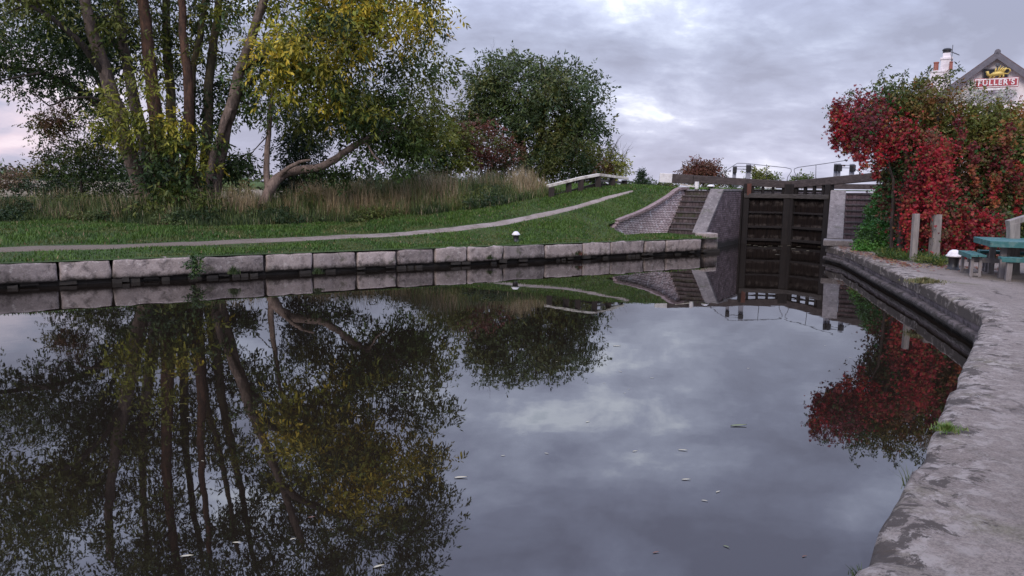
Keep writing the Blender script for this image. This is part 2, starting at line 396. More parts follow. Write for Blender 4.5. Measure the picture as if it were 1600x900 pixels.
shade = ramp(nt, dens, [(.395, (.98,1.04,1.15)), (.44, (.60,.65,.82)), (.50, (.42,.455,.605)), (.57, (.315,.335,.45))])
warm = ramp(nt, sp.outputs[2], [(.0, (1.06,.98,.97)), (.18, (1,1,1)), (.75, (1.8,1.86,2.12))])
hor = ramp(nt, sp.outputs[2], [(.0, (1,1,1)), (.22, (0,0,0))])
lowc = mixc(nt, math_(nt, 'MULTIPLY', hor.outputs[0], .5), shade.outputs[0], (.46,.49,.615))
cc = mixc(nt, 1.0, lowc, warm.outputs[0], 'MULTIPLY')
gv = nt.nodes.new('ShaderNodeVectorMath'); gv.operation = 'DOT_PRODUCT'; nt.links.new(tc, gv.inputs[0]); gv.inputs[1].default_value = tuple(ray(-40, 225).normalized())
gl = math_(nt, 'MULTIPLY', ramp(nt, gv.outputs['Value'], [(.975, (0,0,0)), (1.0, (1,1,1))]).outputs[0], ramp(nt, dens, [(.44, (1,1,1)), (.53, (.1,.1,.1))]).outputs[0])
cc = mixc(nt, math_(nt, 'MULTIPLY', gl, .5), cc, (.86,.62,.64))
bc = nt.nodes.new('ShaderNodeBackground'); nt.links.new(cc, bc.inputs[0]); bc.inputs[1].default_value = 1.0
gap = ramp(nt, dens, [(.33, (.0,.0,.0)), (.40, (1,1,1))])
cov = math_(nt, 'MAXIMUM', gap.outputs[0], .75)
mx = nt.nodes.new('ShaderNodeMixShader'); nt.links.new(cov, mx.inputs[0]); nt.links.new(bs.outputs[0], mx.inputs[1]); nt.links.new(bc.outputs[0], mx.inputs[2])
nt.links.new(mx.outputs[0], out.inputs[0])

sd = bpy.data.lights.new('sun', 'SUN'); sd.energy = 1.5; sd.angle = rad(25); sd.color = (1, .88, .78)
so = bpy.data.objects.new('sun', sd); COL.objects.link(so)
az = rad(SUN_AZ); dirv = Vector((math.sin(az)*math.cos(rad(SUN_EL)), math.cos(az)*math.cos(rad(SUN_EL)), math.sin(rad(SUN_EL))))
so.rotation_euler = dirv.to_track_quat('Z', 'Y').to_euler()

scene.view_settings.view_transform = 'Standard'; scene.view_settings.look = 'None'
scene.view_settings.gamma = 1; scene.view_settings.exposure = .30; scene.view_settings.use_curve_mapping = False
scene.render.engine = 'CYCLES'
scene.render.resolution_x = 1024; scene.render.resolution_y = 576

# ------------------------------------------------------------------ left bank frame
P0 = Vector((-9.8, 14.4, 0)); A0 = G(0, 413, .48); A1 = G(1092, 373.5, .48)
P0 = Vector((A0.x, A0.y, 0)); U = Vector((A1.x-A0.x, A1.y-A0.y, 0)); SL = U.length; U.normalize()
N = Vector((-U.y, U.x, 0))
def st(x, y):
    d = Vector((x, y, 0)) - P0; return d.dot(U), d.dot(N)
def xy(s, t): return P0 + U*s + N*t
def sm(a, b, v):
    k = min(1, max(0, (v-a)/(b-a))); return k*k*(3-2*k)
def zt(s, t):
    rise = 1.45*sm(8, 21, s)
    w = 5 if s < 16.5 else (5 - 2*(s-16.5)/4.5 if s < 21 else 1.2)
    z = .49 + min(.3, max(0, .065*t)) + rise*sm(0, w, t)
    if t > 9: z -= (z-.95)*sm(9, 16, t)*(1-sm(19, 24, s))
    z += (2.08 - z)*sm(19.8, 21, s)*sm(0, 1.2, t-(1.0 if s < 21.3 else 0))
    x, y = P0.x + U.x*s + N.x*t, P0.y + U.y*s + N.y*t
    if t > .25: z += .035*mnoise.noise(Vector((x*.7, y*.7, 0)))*min(1, t-.25) + (.25*mnoise.noise(Vector((x*.05, y*.05, 3)))*sm(14, 40, t))
    return z
def T(px, py, zoff=0):
    """where a sight line meets the left bank terrain"""
    d = ray(px, py); t = 8.0
    while t < 400:
        p = CAM + d*t; s_, t_ = st(p.x, p.y)
        if t_ > 0 and p.z < zt(s_, t_)+zoff: break
        t += .05 if t < 60 else .5
    return CAM + d*t

AV = Vector((.516, .857, 0))        # lock axis on the left side
WA = Vector((6.56, 25.8, 0)); WB = WA + AV*4.67
LN = Vector((-.857, .516, 0))       # to the left of the axis
sA, tA = st(WA.x, WA.y)
stL = WA + LN*1.32                   # stair foot, left end
topR = WA + AV*1.93; topL = topR + LN*1.32
s1, t1 = st(G(952, 368, .55).x, G(952, 368, .55).y)
t1 = max(t1, 1.2)
sTL, tTL = st(topL.x, topL.y); sTR, tTR = st(topR.x, topR.y)
def t0(s):
    if s < s1: return 0.0
    if s < sTL: return t1 + .12 + (tTL - t1 - .12)*(s-s1)/(sTL-s1)
    if s < sTR: return tTL + (tTR - tTL)*(s-sTL)/(sTR-sTL)
    return tTR + (s-sTR)*(.457/.889)

# ground of the left bank
svals = sorted(set(list(np.concatenate([np.arange(-60, -6, 2.0), np.arange(-6, s1, .3), [s1-.001, s1+.001], np.arange(s1+.25, sTL, .25), [sTL, sTR], np.arange(sTR+.3, sTR+14, .6), np.arange(sTR+15, 140, 6)]))))
tv = np.concatenate([np.arange(0, 9, .22), np.arange(9, 20, 1.0), np.geomspace(20, 900, 22)])
vs = []; fs = []
for s in svals:
    b0 = t0(s)
    for t in tv:
        tt = b0 + t; p = xy(s, tt); vs.append((p.x, p.y, zt(s, tt)))
nt_ = len(tv)
for i in range(len(svals)-1):
    if abs(svals[i]-(s1-.001)) < 1e-6: continue
    for j in range(nt_-1):
        a = i*nt_+j; fs.append((a, a+nt_, a+nt_+1, a+1))
# join across the start of the wing wall: rows beyond the wall only
i = [k for k, s in enumerate(svals) if abs(s-(s1-.001)) < 1e-6][0]
off = int(round((t1+.12)/.22))
for j in range(nt_-1-off):
    if tv[j+off+1] > 9: break
    a = i*nt_+j+off; c_ = (i+1)*nt_+j; fs.append((a, c_, c_+1, a+1))
me = bpy.data.meshes.new('ground'); me.from_pydata(vs, [], fs)
gr = link('ground', me, M['ground'], smooth=True); tag(gr, kind='structure')
# far filler sheet underneath, so the join beyond 9 m has no crack
fl = MB(); q = [xy(-200, 8), xy(200, 8), xy(400, 1500), xy(-900, 1500)]
fl.quad(*[(p.x, p.y, .55) for p in q]); o = fl.build('ground', M['ground']); tag(o, kind='structure')
# little landing between coping and wing wall
lb = MB(); a_ = xy(s1, 0); 
ss = np.linspace(s1-.001, sA-.05, 12)
for k in range(11):
    sa, sb = ss[k], ss[k+1]
    ta = t1+.3+(tTL-t1)*(sa-s1)/(sTL-s1); tb = t1+.3+(tTL-t1)*(sb-s1)/(sTL-s1)
    for q0, q1 in ((0, .5), (.5, 1)):
        lb.quad(*[(xy(s_, t_).x, xy(s_, t_).y, .49+.05*q_*(1 if True else 0)) for s_, t_, q_ in ((sa, ta*q0, q0), (sb, tb*q0, q0), (sb, tb*q1, q1), (sa, ta*q1, q1))])
o = lb.build('ground', M['ground']); tag(o, kind='structure')

# water
wb = MB(); wb.quad((-260,-200,0), (120,-200,0), (120,60,0), (-260,60,0)); o = wb.build('water', M['water']); tag(o, kind='structure')

# towpath
topE = [(-120,392),(0,388),(150,384),(300,379),(450,372.5),(550,367.5),(650,361.5),(720,354),(800,343),(860,330.5),(910,318.5),(950,307.5),(975,301.5),(988,299)]
botE = [(-120,399),(0,395),(150,390.5),(300,385),(450,378),(550,373),(650,367.5),(720,361),(800,350.5),(860,338),(910,325),(950,312.5),(975,305),(990,300.5)]
def lerp_list(L, n):
    L = [Vector(p) for p in L]; outp = []
    for k in range(n):
        u = k/(n-1)*(len(L)-1); i = min(int(u), len(L)-2); outp.append(L[i].lerp(L[i+1], u-i))
    return outp
te = lerp_list([T(*p) for p in topE], 150); be = lerp_list([T(*p) for p in botE], 150)
vs = []; fs = []
for k in range(150):
    a, b_ = te[k], be[k]; j1 = .22*mnoise.noise(Vector((k*.35, 0, 0))); j2 = .22*mnoise.noise(Vector((k*.35, 9, 0)))
    for q in range(9):
        p = b_.lerp(a, q/8*(1+j1*.5)-j2*.3*(1-q/8)); s_, t_ = st(p.x, p.y)
        vs.append((p.x, p.y, zt(s_, t_)+(.028 if 0 < q < 8 else -.03)))
for k in range(149):
    for q in range(8): a = k*9+q; fs.append((a, a+9, a+10, a+1))
me = bpy.data.meshes.new('path'); me.from_pydata(vs, [], fs); o = link('path', me, M['path'], smooth=True); tag(o, kind='structure')
PATH_ST = [st(*( (a+b_)/2).to_2d()) for a, b_ in zip(te, be)]; PATH_W = [(a-b_).length/2 for a, b_ in zip(te, be)]
PS = np.array([p[0] for p in PATH_ST]); PT = np.array([p[1] for p in PATH_ST])
def path_t(s): return np.interp(s, PS, PT)
PWT = np.array([abs(st(a.x, a.y)[1]-st(b_.x, b_.y)[1])/2 for a, b_ in zip(te, be)])

# left canal wall with its coping stones
wl = empty('canal_wall', P0, 'long low canal bank wall of big pale coping stones along the grass towpath', 'wall')
joints = [-420,-300,-190,-70,90,174,302,413,488,556,619,677,728,784,849,907,951,1004,1037,1092]
sj = [st(G(j, 413-40*j/1092., .48).x, G(j, 413-40*j/1092., .48).y)[0] if j > -400 else -9 for j in joints]
sj = [-14, -11.4, -8.6] + [s for s in sj if s > -7]
sj = sorted(sj)
for k in range(len(sj)-1):
    s_a, s_b = sj[k]+.022, sj[k+1]-.022; j = random.uniform(-.03, .02); zt_ = .48+random.uniform(-.018, .012)
    b1 = MB(); c = xy((s_a+s_b)/2, .27+j); b1.box((c.x, c.y, zt_-.19), s_b-s_a, .56, .38, rz=math.atan2(U.y, U.x)+random.uniform(-.014, .014), rx=random.uniform(-.03,.03), ry=random.uniform(-.008,.008))
    o = b1.build('coping_stone', M['coping'], wl, bevel=.04, smooth=True, rough=.05, sub=.14)
ft = MB(); a, b_ = xy(-16, .1), xy(sA+.05, .1)
ft.prism([(a.x, a.y, -.8), (b_.x, b_.y, -.8), (b_.x, b_.y, .11), (a.x, a.y, .11)], N*.5, lambda p: (st(p.x, p.y)[0], p.z))
ft.build('brick_footing', M['footing'], wl)
rg = MB()   # ragged broken footing course pieces peeping under the coping
s = -8.0
while s < sA-.4:
    L = random.uniform(.1, .3); c = xy(s+L/2, .05+random.uniform(-.03, .06)); h = random.uniform(.05, .1)
    if random.random() < .5: rg.box((c.x, c.y, random.choice([.03, .07])), L, .14, h, rz=math.atan2(U.y, U.x)+random.uniform(-.05, .05))
    s += L+random.uniform(.01, .1)
rg.build('ragged_course', M['footing'], wl, rough=.04, sub=.08)
# raised corner block by the lock wall
cb_ = MB(); c = xy(sA-.28, .42); cb_.box((c.x, c.y, .34), .6, .5, .6, rz=math.atan2(U.y, U.x)); cb_.build('corner_stone', M['coping'], wl, bevel=.04, smooth=True, rough=.02, sub=.15)

# ------------------------------------------------------------------ brick wing wall
ww = empty('wing_wall', xy(s1, t1), 'curved pale pink brick retaining wall rising through the grass to the lock steps', 'wall')
nW = 26; mb = MB(); cpv = []
prev = None
for k in range(nW+1):
    u = k/nW; bs_ = xy(s1+.02, t1).lerp(Vector((stL.x-.1, stL.y+.15, 0)), u) ; 
    # slightly concave plan
    nrm = N; bs_ = bs_ + nrm*(.22*math.sin(PI*u))
    sT = s1 + (sTL-s1)*u; tp = xy(sT, t0(sT+.002)-.02); zz_ = zt(sT, t0(sT+.002))+.03
    if u < .1: zz_ = min(zz_, .62+u*3)
    row = []
    for j in range(9):
        v = j/8; p = Vector((bs_.x, bs_.y, .3)).lerp(Vector((tp.x, tp.y, zz_)), v); row.append(p)
    cpv.append(row[-1])
    if prev:
        for j in range(8):
            L = 4.4
            mb.quad(prev[j], row[j], row[j+1], prev[j+1], [((k-1)/nW*L, prev[j].z*1.25), (u*L, row[j].z*1.25), (u*L, row[j+1].z*1.25), ((k-1)/nW*L, prev[j+1].z*1.25)])
    prev = row
mb.build('brickwork', M['brick_wing'], ww, rough=.02)
cp = MB()   # brick-on-edge coping following the top
for k in range(nW*2):
    u = k/(nW*2); i = int(u*nW); p = cpv[i].lerp(cpv[i+1], u*nW-i); q = cpv[min(i+1, nW)]; d = (cpv[i+1]-cpv[i]).normalized()
    cp.beam(p - d*.036 + Vector((0,0,-.01)), p + d*.034, .2, .08)
cp.build('brick_coping', M['wing_cope'], ww, rough=.008)
sc = MB(); p = cpv[0]+Vector((.02, -.12, -.08)); sc.tube([p+Vector((-.02,-.12,0)), p+Vector((.02,.1,0))], .14, 14); sc.build('round_end_stone', m_plain('buff_end_stone', (.40,.31,.24), .8, .2, 8, .01), ww, smooth=False)

# ------------------------------------------------------------------ left pier wall and ramp
def wall_run(A, ax, left, L0, L1, prof, thick, mat, name, parent, z0=-.8):
    """prof: list of (l, z) along the wall; solid prism from z0 to the profile"""
    pts = [A + ax*l + Vector((0,0,z)) for l, z in prof]
    pts = [A + ax*prof[-1][0] + Vector((0,0,z0)), A + ax*prof[0][0] + Vector((0,0,z0))][::-1] + pts[::-1]
    mb = MB(); mb.prism(pts, left*thick, lambda p: ((p-A).dot(ax), p.z)); return mb.build(name, mat, parent)
pw = empty('lock_wall', WA, 'dark brick lock wall with stone ramp coping on the left of the gates', 'wall')
wall_run(WA, AV, LN, 0, 5, [(0, .5), (1.93, 2.02), (30, 2.02)], .42, M['brick_pier'], 'brickwork', pw)
r1 = MB(); a = WA + LN*.21 + Vector((0,0,.56)); b_ = WA + AV*1.93 + LN*.21 + Vector((0,0,2.06)); r1.beam(a, b_, .48, .11); r1.build('ramp_coping', M['ramp'], pw, bevel=.02, rough=.006, sub=.2)
r1 = MB(); a = WA + AV*1.96 + LN*.21 + Vector((0,0,2.065)); b_ = WA + AV*4.4 + LN*.21 + Vector((0,0,2.065)); r1.beam(a, b_, .46, .09); r1.build('flat_coping', M['ramp'], pw, bevel=.015)
r1 = MB(); a = WA + AV*4.42 + LN*.21 + Vector((0,0,2.065)); b_ = WA + AV*30 + LN*.21 + Vector((0,0,2.065)); r1.beam(a, b_, .46, .09); r1.build('flat_coping', M['ramp'], pw, bevel=.015)
r1 = MB(); a = WB - AV*.1 - LN*.03; r1.box((a.x, a.y, .75), .06, .2, 2.5, rz=math.atan2(AV.y, AV.x)-PI/2); r1.build('quoin', M['gatewood'], pw, bevel=.01)

def steps(name, label, A, ax, left, w0, w1, n, z0, z1, run, mat, extra=0):
    e = empty(name, A, label, 'steps'); rz = math.atan2(ax.y, ax.x)-PI/2
    for k in range(n):
        l0 = run*k/n; h = (z1-z0)/n; z = z0+h*(k+1)
        c = A + ax*((l0+run+.3)/2) + left*((w0+w1)/2)
        sb = MB(); hl = (run+.3-l0)
        a0 = A + ax*l0 + left*w0; a1 = A + ax*l0 + left*w1
        f = [a0+Vector((0,0,z-h)), a1+Vector((0,0,z-h)), a1+Vector((0,0,z-.045)), a0+Vector((0,0,z-.045))]
        sb.prism(f, ax*(run/n+.25), lambda p: ((p-A).dot(left), p.z-z+h))
        s_ = sb.build('step', mat, e, rough=.004)
        nb = MB(); c = A + ax*(l0+.12) + left*((w0+w1)/2) + Vector((0,0,z-.024)); nb.box(c, w1-w0-.01, run/n+.1, .042, rz=rz); nb.build('nosing', M['nosing'], None, bevel=.008).parent = s_
        for ch in s_.children: ch.location = (0,0,0)
    return e
steps('lock_steps', 'dark mossy brick steps between the pale brick wing wall and the stone ramp', WA+AV*.12, AV, LN, .44, 1.34, 8, .52, 2.05, 1.8, M['brick_step'])

# ------------------------------------------------------------------ right lock side
RA = Vector((9.62, 23.1, 0)); RH = Vector((11.76, 28.1, 0)); RX = (RH-RA).normalized(); RN = Vector((RX.y, -RX.x, 0))
rw = empty('lock_wall', RA, 'stone coped lock wall with ramp on the right of the gates beside the vine', 'wall')
wall_run(RA, RX, RN, 0, 5, [(0, .5), (1.95, 2.0), (5.5, 2.02)], .42, M['brick_pier'], 'brickwork', rw)
wall_run(RH-RX*.05, AV, RN, 0, 5, [(0, 2.02), (24, 2.02)], .42, M['brick_pier'], 'chamber_wall', rw)
r1 = MB(); a = RA + RN*.21 + Vector((0,0,.62)); b_ = RA + RX*1.95 + RN*.21 + Vector((0,0,2.06)); r1.beam(a, b_, .46, .12); r1.build('ramp_coping', M['ramp'], rw, bevel=.02, rough=.006, sub=.2)
r1 = MB(); a = RA + RX*1.98 + RN*.21 + Vector((0,0,2.065)); b_ = RH + RN*.21 + Vector((0,0,2.065)); r1.beam(a, b_, .46, .1); r1.build('flat_coping', M['ramp'], rw, bevel=.015)
r1 = MB(); a = RA + RN*1.85 + RX*.0 + Vector((0,0,.62)); b_ = RA + RX*1.95 + RN*1.85 + Vector((0,0,2.06)); r1.beam(a, b_, .3, .3); r1.build('outer_ramp_coping', M['ramp'], rw, bevel=.02, rough=.006, sub=.2)
r1 = MB(); c = RA + RN*.75 - RX*.42; r1.box((c.x, c.y, .565), 1.7, .8, .17, rz=math.atan2(RX.y, RX.x)-PI/2); r1.build('base_slab', M['ramp'], rw, bevel=.03, rough=.01, sub=.2)
steps('lock_steps', 'plain purplish brick steps under the right balance beam beside green ivy', RA+RX*.1, RX, RN, .45, 1.72, 8, .64, 2.03, 1.85, M['brick_step2'])

# water held in the lock chamber
cw = MB(); e1 = WB+AV*.6; e2 = RH+AV*.4
cw.quad((e1.x, e1.y, 1.5), (e2.x, e2.y, 1.5), (e2.x+AV.x*22, e2.y+AV.y*22, 1.5), (e1.x+AV.x*22, e1.y+AV.y*22, 1.5)); o = cw.build('water', M['water']); tag(o, kind='structure')

# ------------------------------------------------------------------ right bank: pavement
edge_px = [(1290,383),(1318,389),(1340,398),(1368,411),(1400,425),(1435,440),(1470,457),(1505,474),(1533,488),(1534,500),(1527,522),(1515,548),(1500,578),(1482,612),(1466,652),(1449,690),(1428,728),(1404,770),(1375,818),(1352,858),(1330,900)]
E = [G(px, py, .48) for px, py in edge_px]
d_ = (E[-1]-E[-4]).normalized()
for k in range(1, 12): E.append(E[-1] + d_*.35 if k < 5 else E[-1] + (d_*.4+Vector((-.15*k/8, 0, 0))).normalized()*1.5)
# resample along length
def resample(L, step):
    outp = [L[0].copy()]; acc = 0
    for a, b_ in zip(L[:-1], L[1:]):
        n = max(1, int((b_-a).length/step))
        for k in range(1, n+1): outp.append(a.lerp(b_, k/n))
    return outp
ER = resample(E, .12)
def perp(L, i):
    a = L[max(0, i-3)]; b_ = L[min(len(L)-1, i+3)]; d = (b_-a); d.z = 0; d.normalize(); return Vector((-d.y, d.x, 0))   # to the right bank
vs = []; fs = []; CW = .6; prof_n = 16
qw = empty('quay_wall', E[0], 'rough lichen spotted concrete quay edge curving from the camera to the right lock steps', 'wall')
perps = [perp(ER, i) for i in range(len(ER))]
for _ in range(12): perps = [(perps[max(0, i-1)]+perps[i]+perps[min(len(perps)-1, i+1)]).normalized() for i in range(len(perps))]
for i, p in enumerate(ER):
    n = perps[i]
    near = sm(14, 9, p.y)
    for j in range(prof_n):
        u = j/(prof_n-1)
        if u < .3: off, z = -.0+.0*u, .48 - .20*(1-u/.3)          # short vertical nose
        else: off, z = (u-.3)/.7*CW, .48
        if .2 <= u <= .45: z -= .025*(1-abs(u-.3)/.15) if abs(u-.3) < .15 else 0
        q = p + n*off; q.z = z
        rr = mnoise.noise(q*2.6)*.55 + mnoise.noise(q*7.5)*.35+mnoise.noise(q*19)*.2
        k_edge = max(0, 1-off/.35)
        q += -n*rr*.018*k_edge
        q.z += rr*.010*(.1+k_edge)*(1 if j < prof_n-2 else 0)
        if k_edge > 0:
            chip = max(0, mnoise.noise(p*2.1+Vector((5,0,0)))-.25)*.12*k_edge; q.z -= chip; q += n*chip*.5
        vs.append(tuple(q))
for i in range(len(ER)-1):
    for j in range(prof_n-1): a = i*prof_n+j; fs.append((a, a+1, a+prof_n+1, a+prof_n))
me = bpy.data.meshes.new('coping'); me.from_pydata(vs, [], fs)
wa = me.attributes.new('edge_wear', 'FLOAT', 'POINT')
for vi in range(len(vs)):
    u = (vi % prof_n)/(prof_n-1); wa.data[vi].value = 1.45 if u < .22 else 1 if u < .3 else max(0, 1-(u-.3)/.7)**.8
link('coping', me, M['pavement'], qw, smooth=True)
vs = []; fs = []
profF = [(.10,.30),(.06,.29),(.04,.22),(.05,.16),(-.04,.15),(-.06,.10),(-.06,.06),(.0,.05),(.0,-.02),(.0,-.7)]
for i, p in enumerate(ER):
    n = perps[i]
    for off, z in profF:
        q = p + n*off; q.z = z; rr = mnoise.noise(q*3)*.5+mnoise.noise(q*10)*.5; q += -n*rr*.03; q.z += rr*.012; vs.append(tuple(q))
k_ = len(profF)
for i in range(len(ER)-1):
    for j in range(k_-1): a = i*k_+j; fs.append((a, a+1, a+k_+1, a+k_))
me = bpy.data.meshes.new('wall_face'); me.from_pydata(vs, [], fs); link('wall_face', me, M['quay_face'], qw)

# pavement rows: from the coping inner edge out to x=60
def zr(x, y):
    z = .482
    z += 1.55*sm(23.2, 25.6, y + .15*(x-11))*sm(10.6, 11.4, x - (y-23)*.4)
    return z
vs = []; fs = []; xs_off = np.concatenate([np.arange(0, 6, .4), np.geomspace(6, 150, 16)])
rows = []
for i in range(0, len(ER), 2):
    p = ER[i] + perps[i]*(CW-.06); rows.append(p)
rows = [r for k, r in enumerate(rows)]
extra = []
for k in range(1, 14):      # behind the right steps and beyond
    extra.append(RA + RX*(k*.45) + RN*2.0)
extra2 = [RA + RX*6.2 + RN*.3 + AV*(k*4) for k in range(1, 14)]
allrows = [e for e in extra2[::-1]] + [e for e in extra[::-1]] + rows
allrows.sort(key=lambda p: -p.y)
for r in allrows:
    for o_ in xs_off:
        x = r.x + o_; vs.append((x, r.y, zr(x, r.y) if r.y < 27 or True else 0))
k_ = len(xs_off)
for i in range(len(allrows)-1):
    for j in range(k_-1): a = i*k_+j; fs.append((a, a+k_, a+k_+1, a+1))
me = bpy.data.meshes.new('pavement'); me.from_pydata(vs, [], fs); o = link('pavement', me, M['pavement'], smooth=True); tag(o, kind='structure')

# ------------------------------------------------------------------ lock gates
def lock_gate(label, H, C, END, zc, ze, hh, he, side, posts, rails, wcolor=True):
    e = empty('lock_gate', Vector((H.x, H.y, 0)), label, 'lock gate')
    d = (C-H); L = d.length; d.normalize(); nrm = Vector((d.y, -d.x, 0))
    if nrm.y > 0: nrm = -nrm           # faces the camera (downstream)
    up = Vector((0,0,1))
    # planking: vertical boards with gaps
    nb = 9; pk = MB()
    for k in range(nb):
        a = H + d*(.16+(L-.32)*(k+.03)/nb); b_ = H + d*(.16+(L-.32)*(k+.97)/nb); jj = random.uniform(-.008, .008)
        pk.prism([a+nrm*jj+up*-.6, b_+nrm*jj+up*-.6, b_+nrm*jj+up*1.8, a+nrm*jj+up*1.8], -nrm*.07)
    pk.build('planking', M['gateplank'], e, rough=.004)
    for z, h_, w_ in ((1.22,.07,.07), (.66,.09,.07), (.16,.10,.07)):
        r = MB(); r.beam(H+d*.1+nrm*.07+up*z, C-d*.1+nrm*.07+up*z, w_, h_); r.build('rail', M['gatewood'], e, bevel=.012, rough=.006)
    r = MB(); r.beam(H+nrm*.04+up*1.86, C-d*.02+nrm*.04+up*1.86, .28, .17); r.build('top_rail', M['toprail'], e, bevel=.02, rough=.01, sub=.3)
    for p, nm in ((H+d*.1, 'heel_post'), (C-d*.11, 'mitre_post')):
        r = MB(); zt__ = (zc+.02); r.box(p+up*((zt__-.6)/2)+nrm*.02, .22, .26, zt__+.6, rz=math.atan2(d.y, d.x)); r.build(nm, M['gatewood'], e, bevel=.02, rough=.006)
    # balance beam: rises a little towards its painted end
    Lb = (END-C).length; db = (END-C).normalized()
    k1 = .74 if wcolor else .8
    def bp(u): return C + db*(Lb*u) + up*(zc + (ze-zc)*u)
    r = MB(); r.beam(bp(-.02), bp(k1-.002), .26, hh, hh*1.08); r.build('balance_beam', M['beamwood'], e, bevel=.02, rough=.012, sub=.35)
    r = MB(); r.beam(bp(k1)+up*-.02, bp(.9)+up*-.02, .33, he, he); r.build('beam_butt', M['beamwood'], e, bevel=.02, rough=.012, sub=.3)
    r = MB(); r.beam(bp(.9015)+up*-.02, bp(1.0)+up*-.02, .335, he+.005, he+.005); r.build('painted_end', M['white'], e, bevel=.015)
    # stub posts between top rail and beam
    for u in (.2, .42, .64, .86):
        p = H + d*(L*u); r = MB(); zb = 1.94; ztp = zc+(ze-zc)*(1-u)*.35-.06; r.box(p+up*((zb+ztp)/2), .09, .12, ztp-zb, rz=math.atan2(d.y, d.x)); r.build('stub_post', M['gatewood'], e, bevel=.008)
    r = MB(); r.beam(H+d*.1-nrm*.1+up*2.07, C-d*.1-nrm*.1+up*2.07, .05, .07); r.build('mid_rail', M['gatewood'], e)
    r = MB(); r.beam(H+d*.05-nrm*.38+up*1.98, C-nrm*.38+up*1.98, .42, .05); r.build('walkway_plank', M['greywood'], e, bevel=.008)
    for (u, z1_, w_, kind) in posts:
        p = bp(u); r = MB(); r.box((p.x, p.y, (z1_+p.z-.05)/2), w_, w_*.9, z1_-p.z+.05, rz=math.atan2(db.y, db.x)); po = r.build('paddle_post', M['greypost'], e, bevel=.015, rough=.006)
        r = MB(); r.box((p.x-.02, p.y-.1, z1_-.16), w_*1.1, .16, .24, rz=math.atan2(db.y, db.x)); g = r.build('paddle_gear', M['black'], None, bevel=.02); g.parent = po; g.location = (0,0,0)
        if kind:
            r = MB(); q = H + d*.28 + nrm*.1; r.box((p.x+d.x*.02, p.y-.16, 2.1), .16, .05, .45); g = r.build('rack_plate', M['rust'], None); g.parent = po; g.location = (0,0,0)
    for pl in rails:
        r = MB(); r.tube(pl, .0115, 6); r.build('handrail', M['iron'], e, smooth=True)
    return e
# gate planks: dark timber with pale lime-streaked leaks
mt, nt, b = newmat('leaking_gate_planks'); P = geo(nt)
n = noise(nt, mapping(nt, P, scale=(1,1,.15)), 9, 8, .7, .3); n2 = noise(nt, mapping(nt, P, scale=(1.5,1.5,1)), 2.6, 9, .75)
c = ramp(nt, n.outputs[0], [(.3, (.006,.004,.004)), (.7, (.017,.011,.009))]).outputs[0]
sx = nt.nodes.new('ShaderNodeSeparateXYZ'); nt.links.new(P, sx.inputs[0])
band = ramp(nt, math_(nt, 'FRACT', math_(nt, 'MULTIPLY', math_(nt, 'ADD', sx.outputs[2], .08), 2.22)), [(.35, (0,0,0)), (.62, (1,1,1)), (.85, (1,1,1)), (.97, (0,0,0))]).outputs[0]
lm = math_(nt, 'MULTIPLY', ramp(nt, n2.outputs[0], [(.46, (0,0,0)), (.62, (.55,.55,.55))]).outputs[0], band)
c = mixc(nt, lm, c, (.12,.10,.09))
nt.links.new(c, b.inputs['Base Color']); b.inputs['Roughness'].default_value = .85; b.inputs['Specular IOR Level'].default_value = .15; bump(nt, b, n.outputs[0], .01); M['gateplank'] = mt
M['toprail'] = m_wood('grey_top_rail', (.09,.077,.07), (.028,.023,.02), streak=(.3,.3,1), scale=18, stainamt=.5)
HB = Vector((WB.x, WB.y, 0)) + Vector((.02,-.05,0)); HR = RH - Vector((.05, .1, 0)); CC = (HB+HR)/2 + AV*.72
CL = CC - Vector((.03,0,0)); CR = CC + Vector((.03,0,0))
dL = (HB-CL).normalized(); EL = HB + dL*3.25
dR = (HR-CR).normalized(); ERR = HR + dR*3.0
def on(px, py, A, B):      # point above the line A-B seen at a pixel
    # intersect the vertical plane through A-B
    n = Vector((-(B-A).y, (B-A).x, 0)); d = ray(px, py); t = (A-CAM).dot(n)/d.dot(n); return CAM + d*t
railsL = [[on(1116,278,CL,EL), on(1132,268,CL,EL), on(1148,257.5,CL,EL), on(1152,255,CL,EL), on(1166,255.3,CL,EL), on(1190,258,CL,EL), on(1228,262,CL,EL), on(1236,264,CL,EL), on(1236.5,268,CL,EL), on(1231,276,CL,EL), on(1229,285,CL,EL)],
          [on(1198,256.5,CL,EL), on(1197,284,CL,EL)], [on(1149,260,CL,EL), on(1166,260.5,CL,EL)], [on(1150,264,CL,EL), on(1166,264.5,CL,EL)]]
railsR = [[on(1246,285,CR,ERR), on(1244.5,275,CR,ERR), on(1241,268,CR,ERR), on(1241,264,CR,ERR), on(1247,261.5,CR,ERR), on(1290,255.5,CR,ERR), on(1319,251,CR,ERR), on(1322,249,CR,ERR)],
          [on(1275,257.5,CR,ERR), on(1274.5,283,CR,ERR)], [on(1311,258,CR,ERR), on(1328,258.5,CR,ERR)], [on(1311,262,CR,ERR), on(1328,262.5,CR,ERR)], [on(1329,259,CR,ERR), on(1352,276,CR,ERR)]]
LbL = (EL-CL).length; LbR = (ERR-CR).length
def uof(px, A, B): p = on(px, 280, A, B); return (p-Vector((A.x,A.y,p.z))).length/(B-A).length
def zof(px, py, A, B): return on(px, py, A, B).z
zcL = (zof(1222,283,CL,EL)+zof(1222,294,CL,EL))/2; zeL = (zof(1040,269.5,CL,EL)+zof(1040,285,CL,EL))/2
lock_gate('left lock gate leaf with white ended balance beam over the pale brick wall', HB, CL, EL, zcL, zeL+.01, .27, .36, -1,
          [(uof(1147,CL,EL), zof(1147,259,CL,EL), .13, False), (uof(1168.5,CL,EL), zof(1168,256.5,CL,EL), .17, True)], railsL)
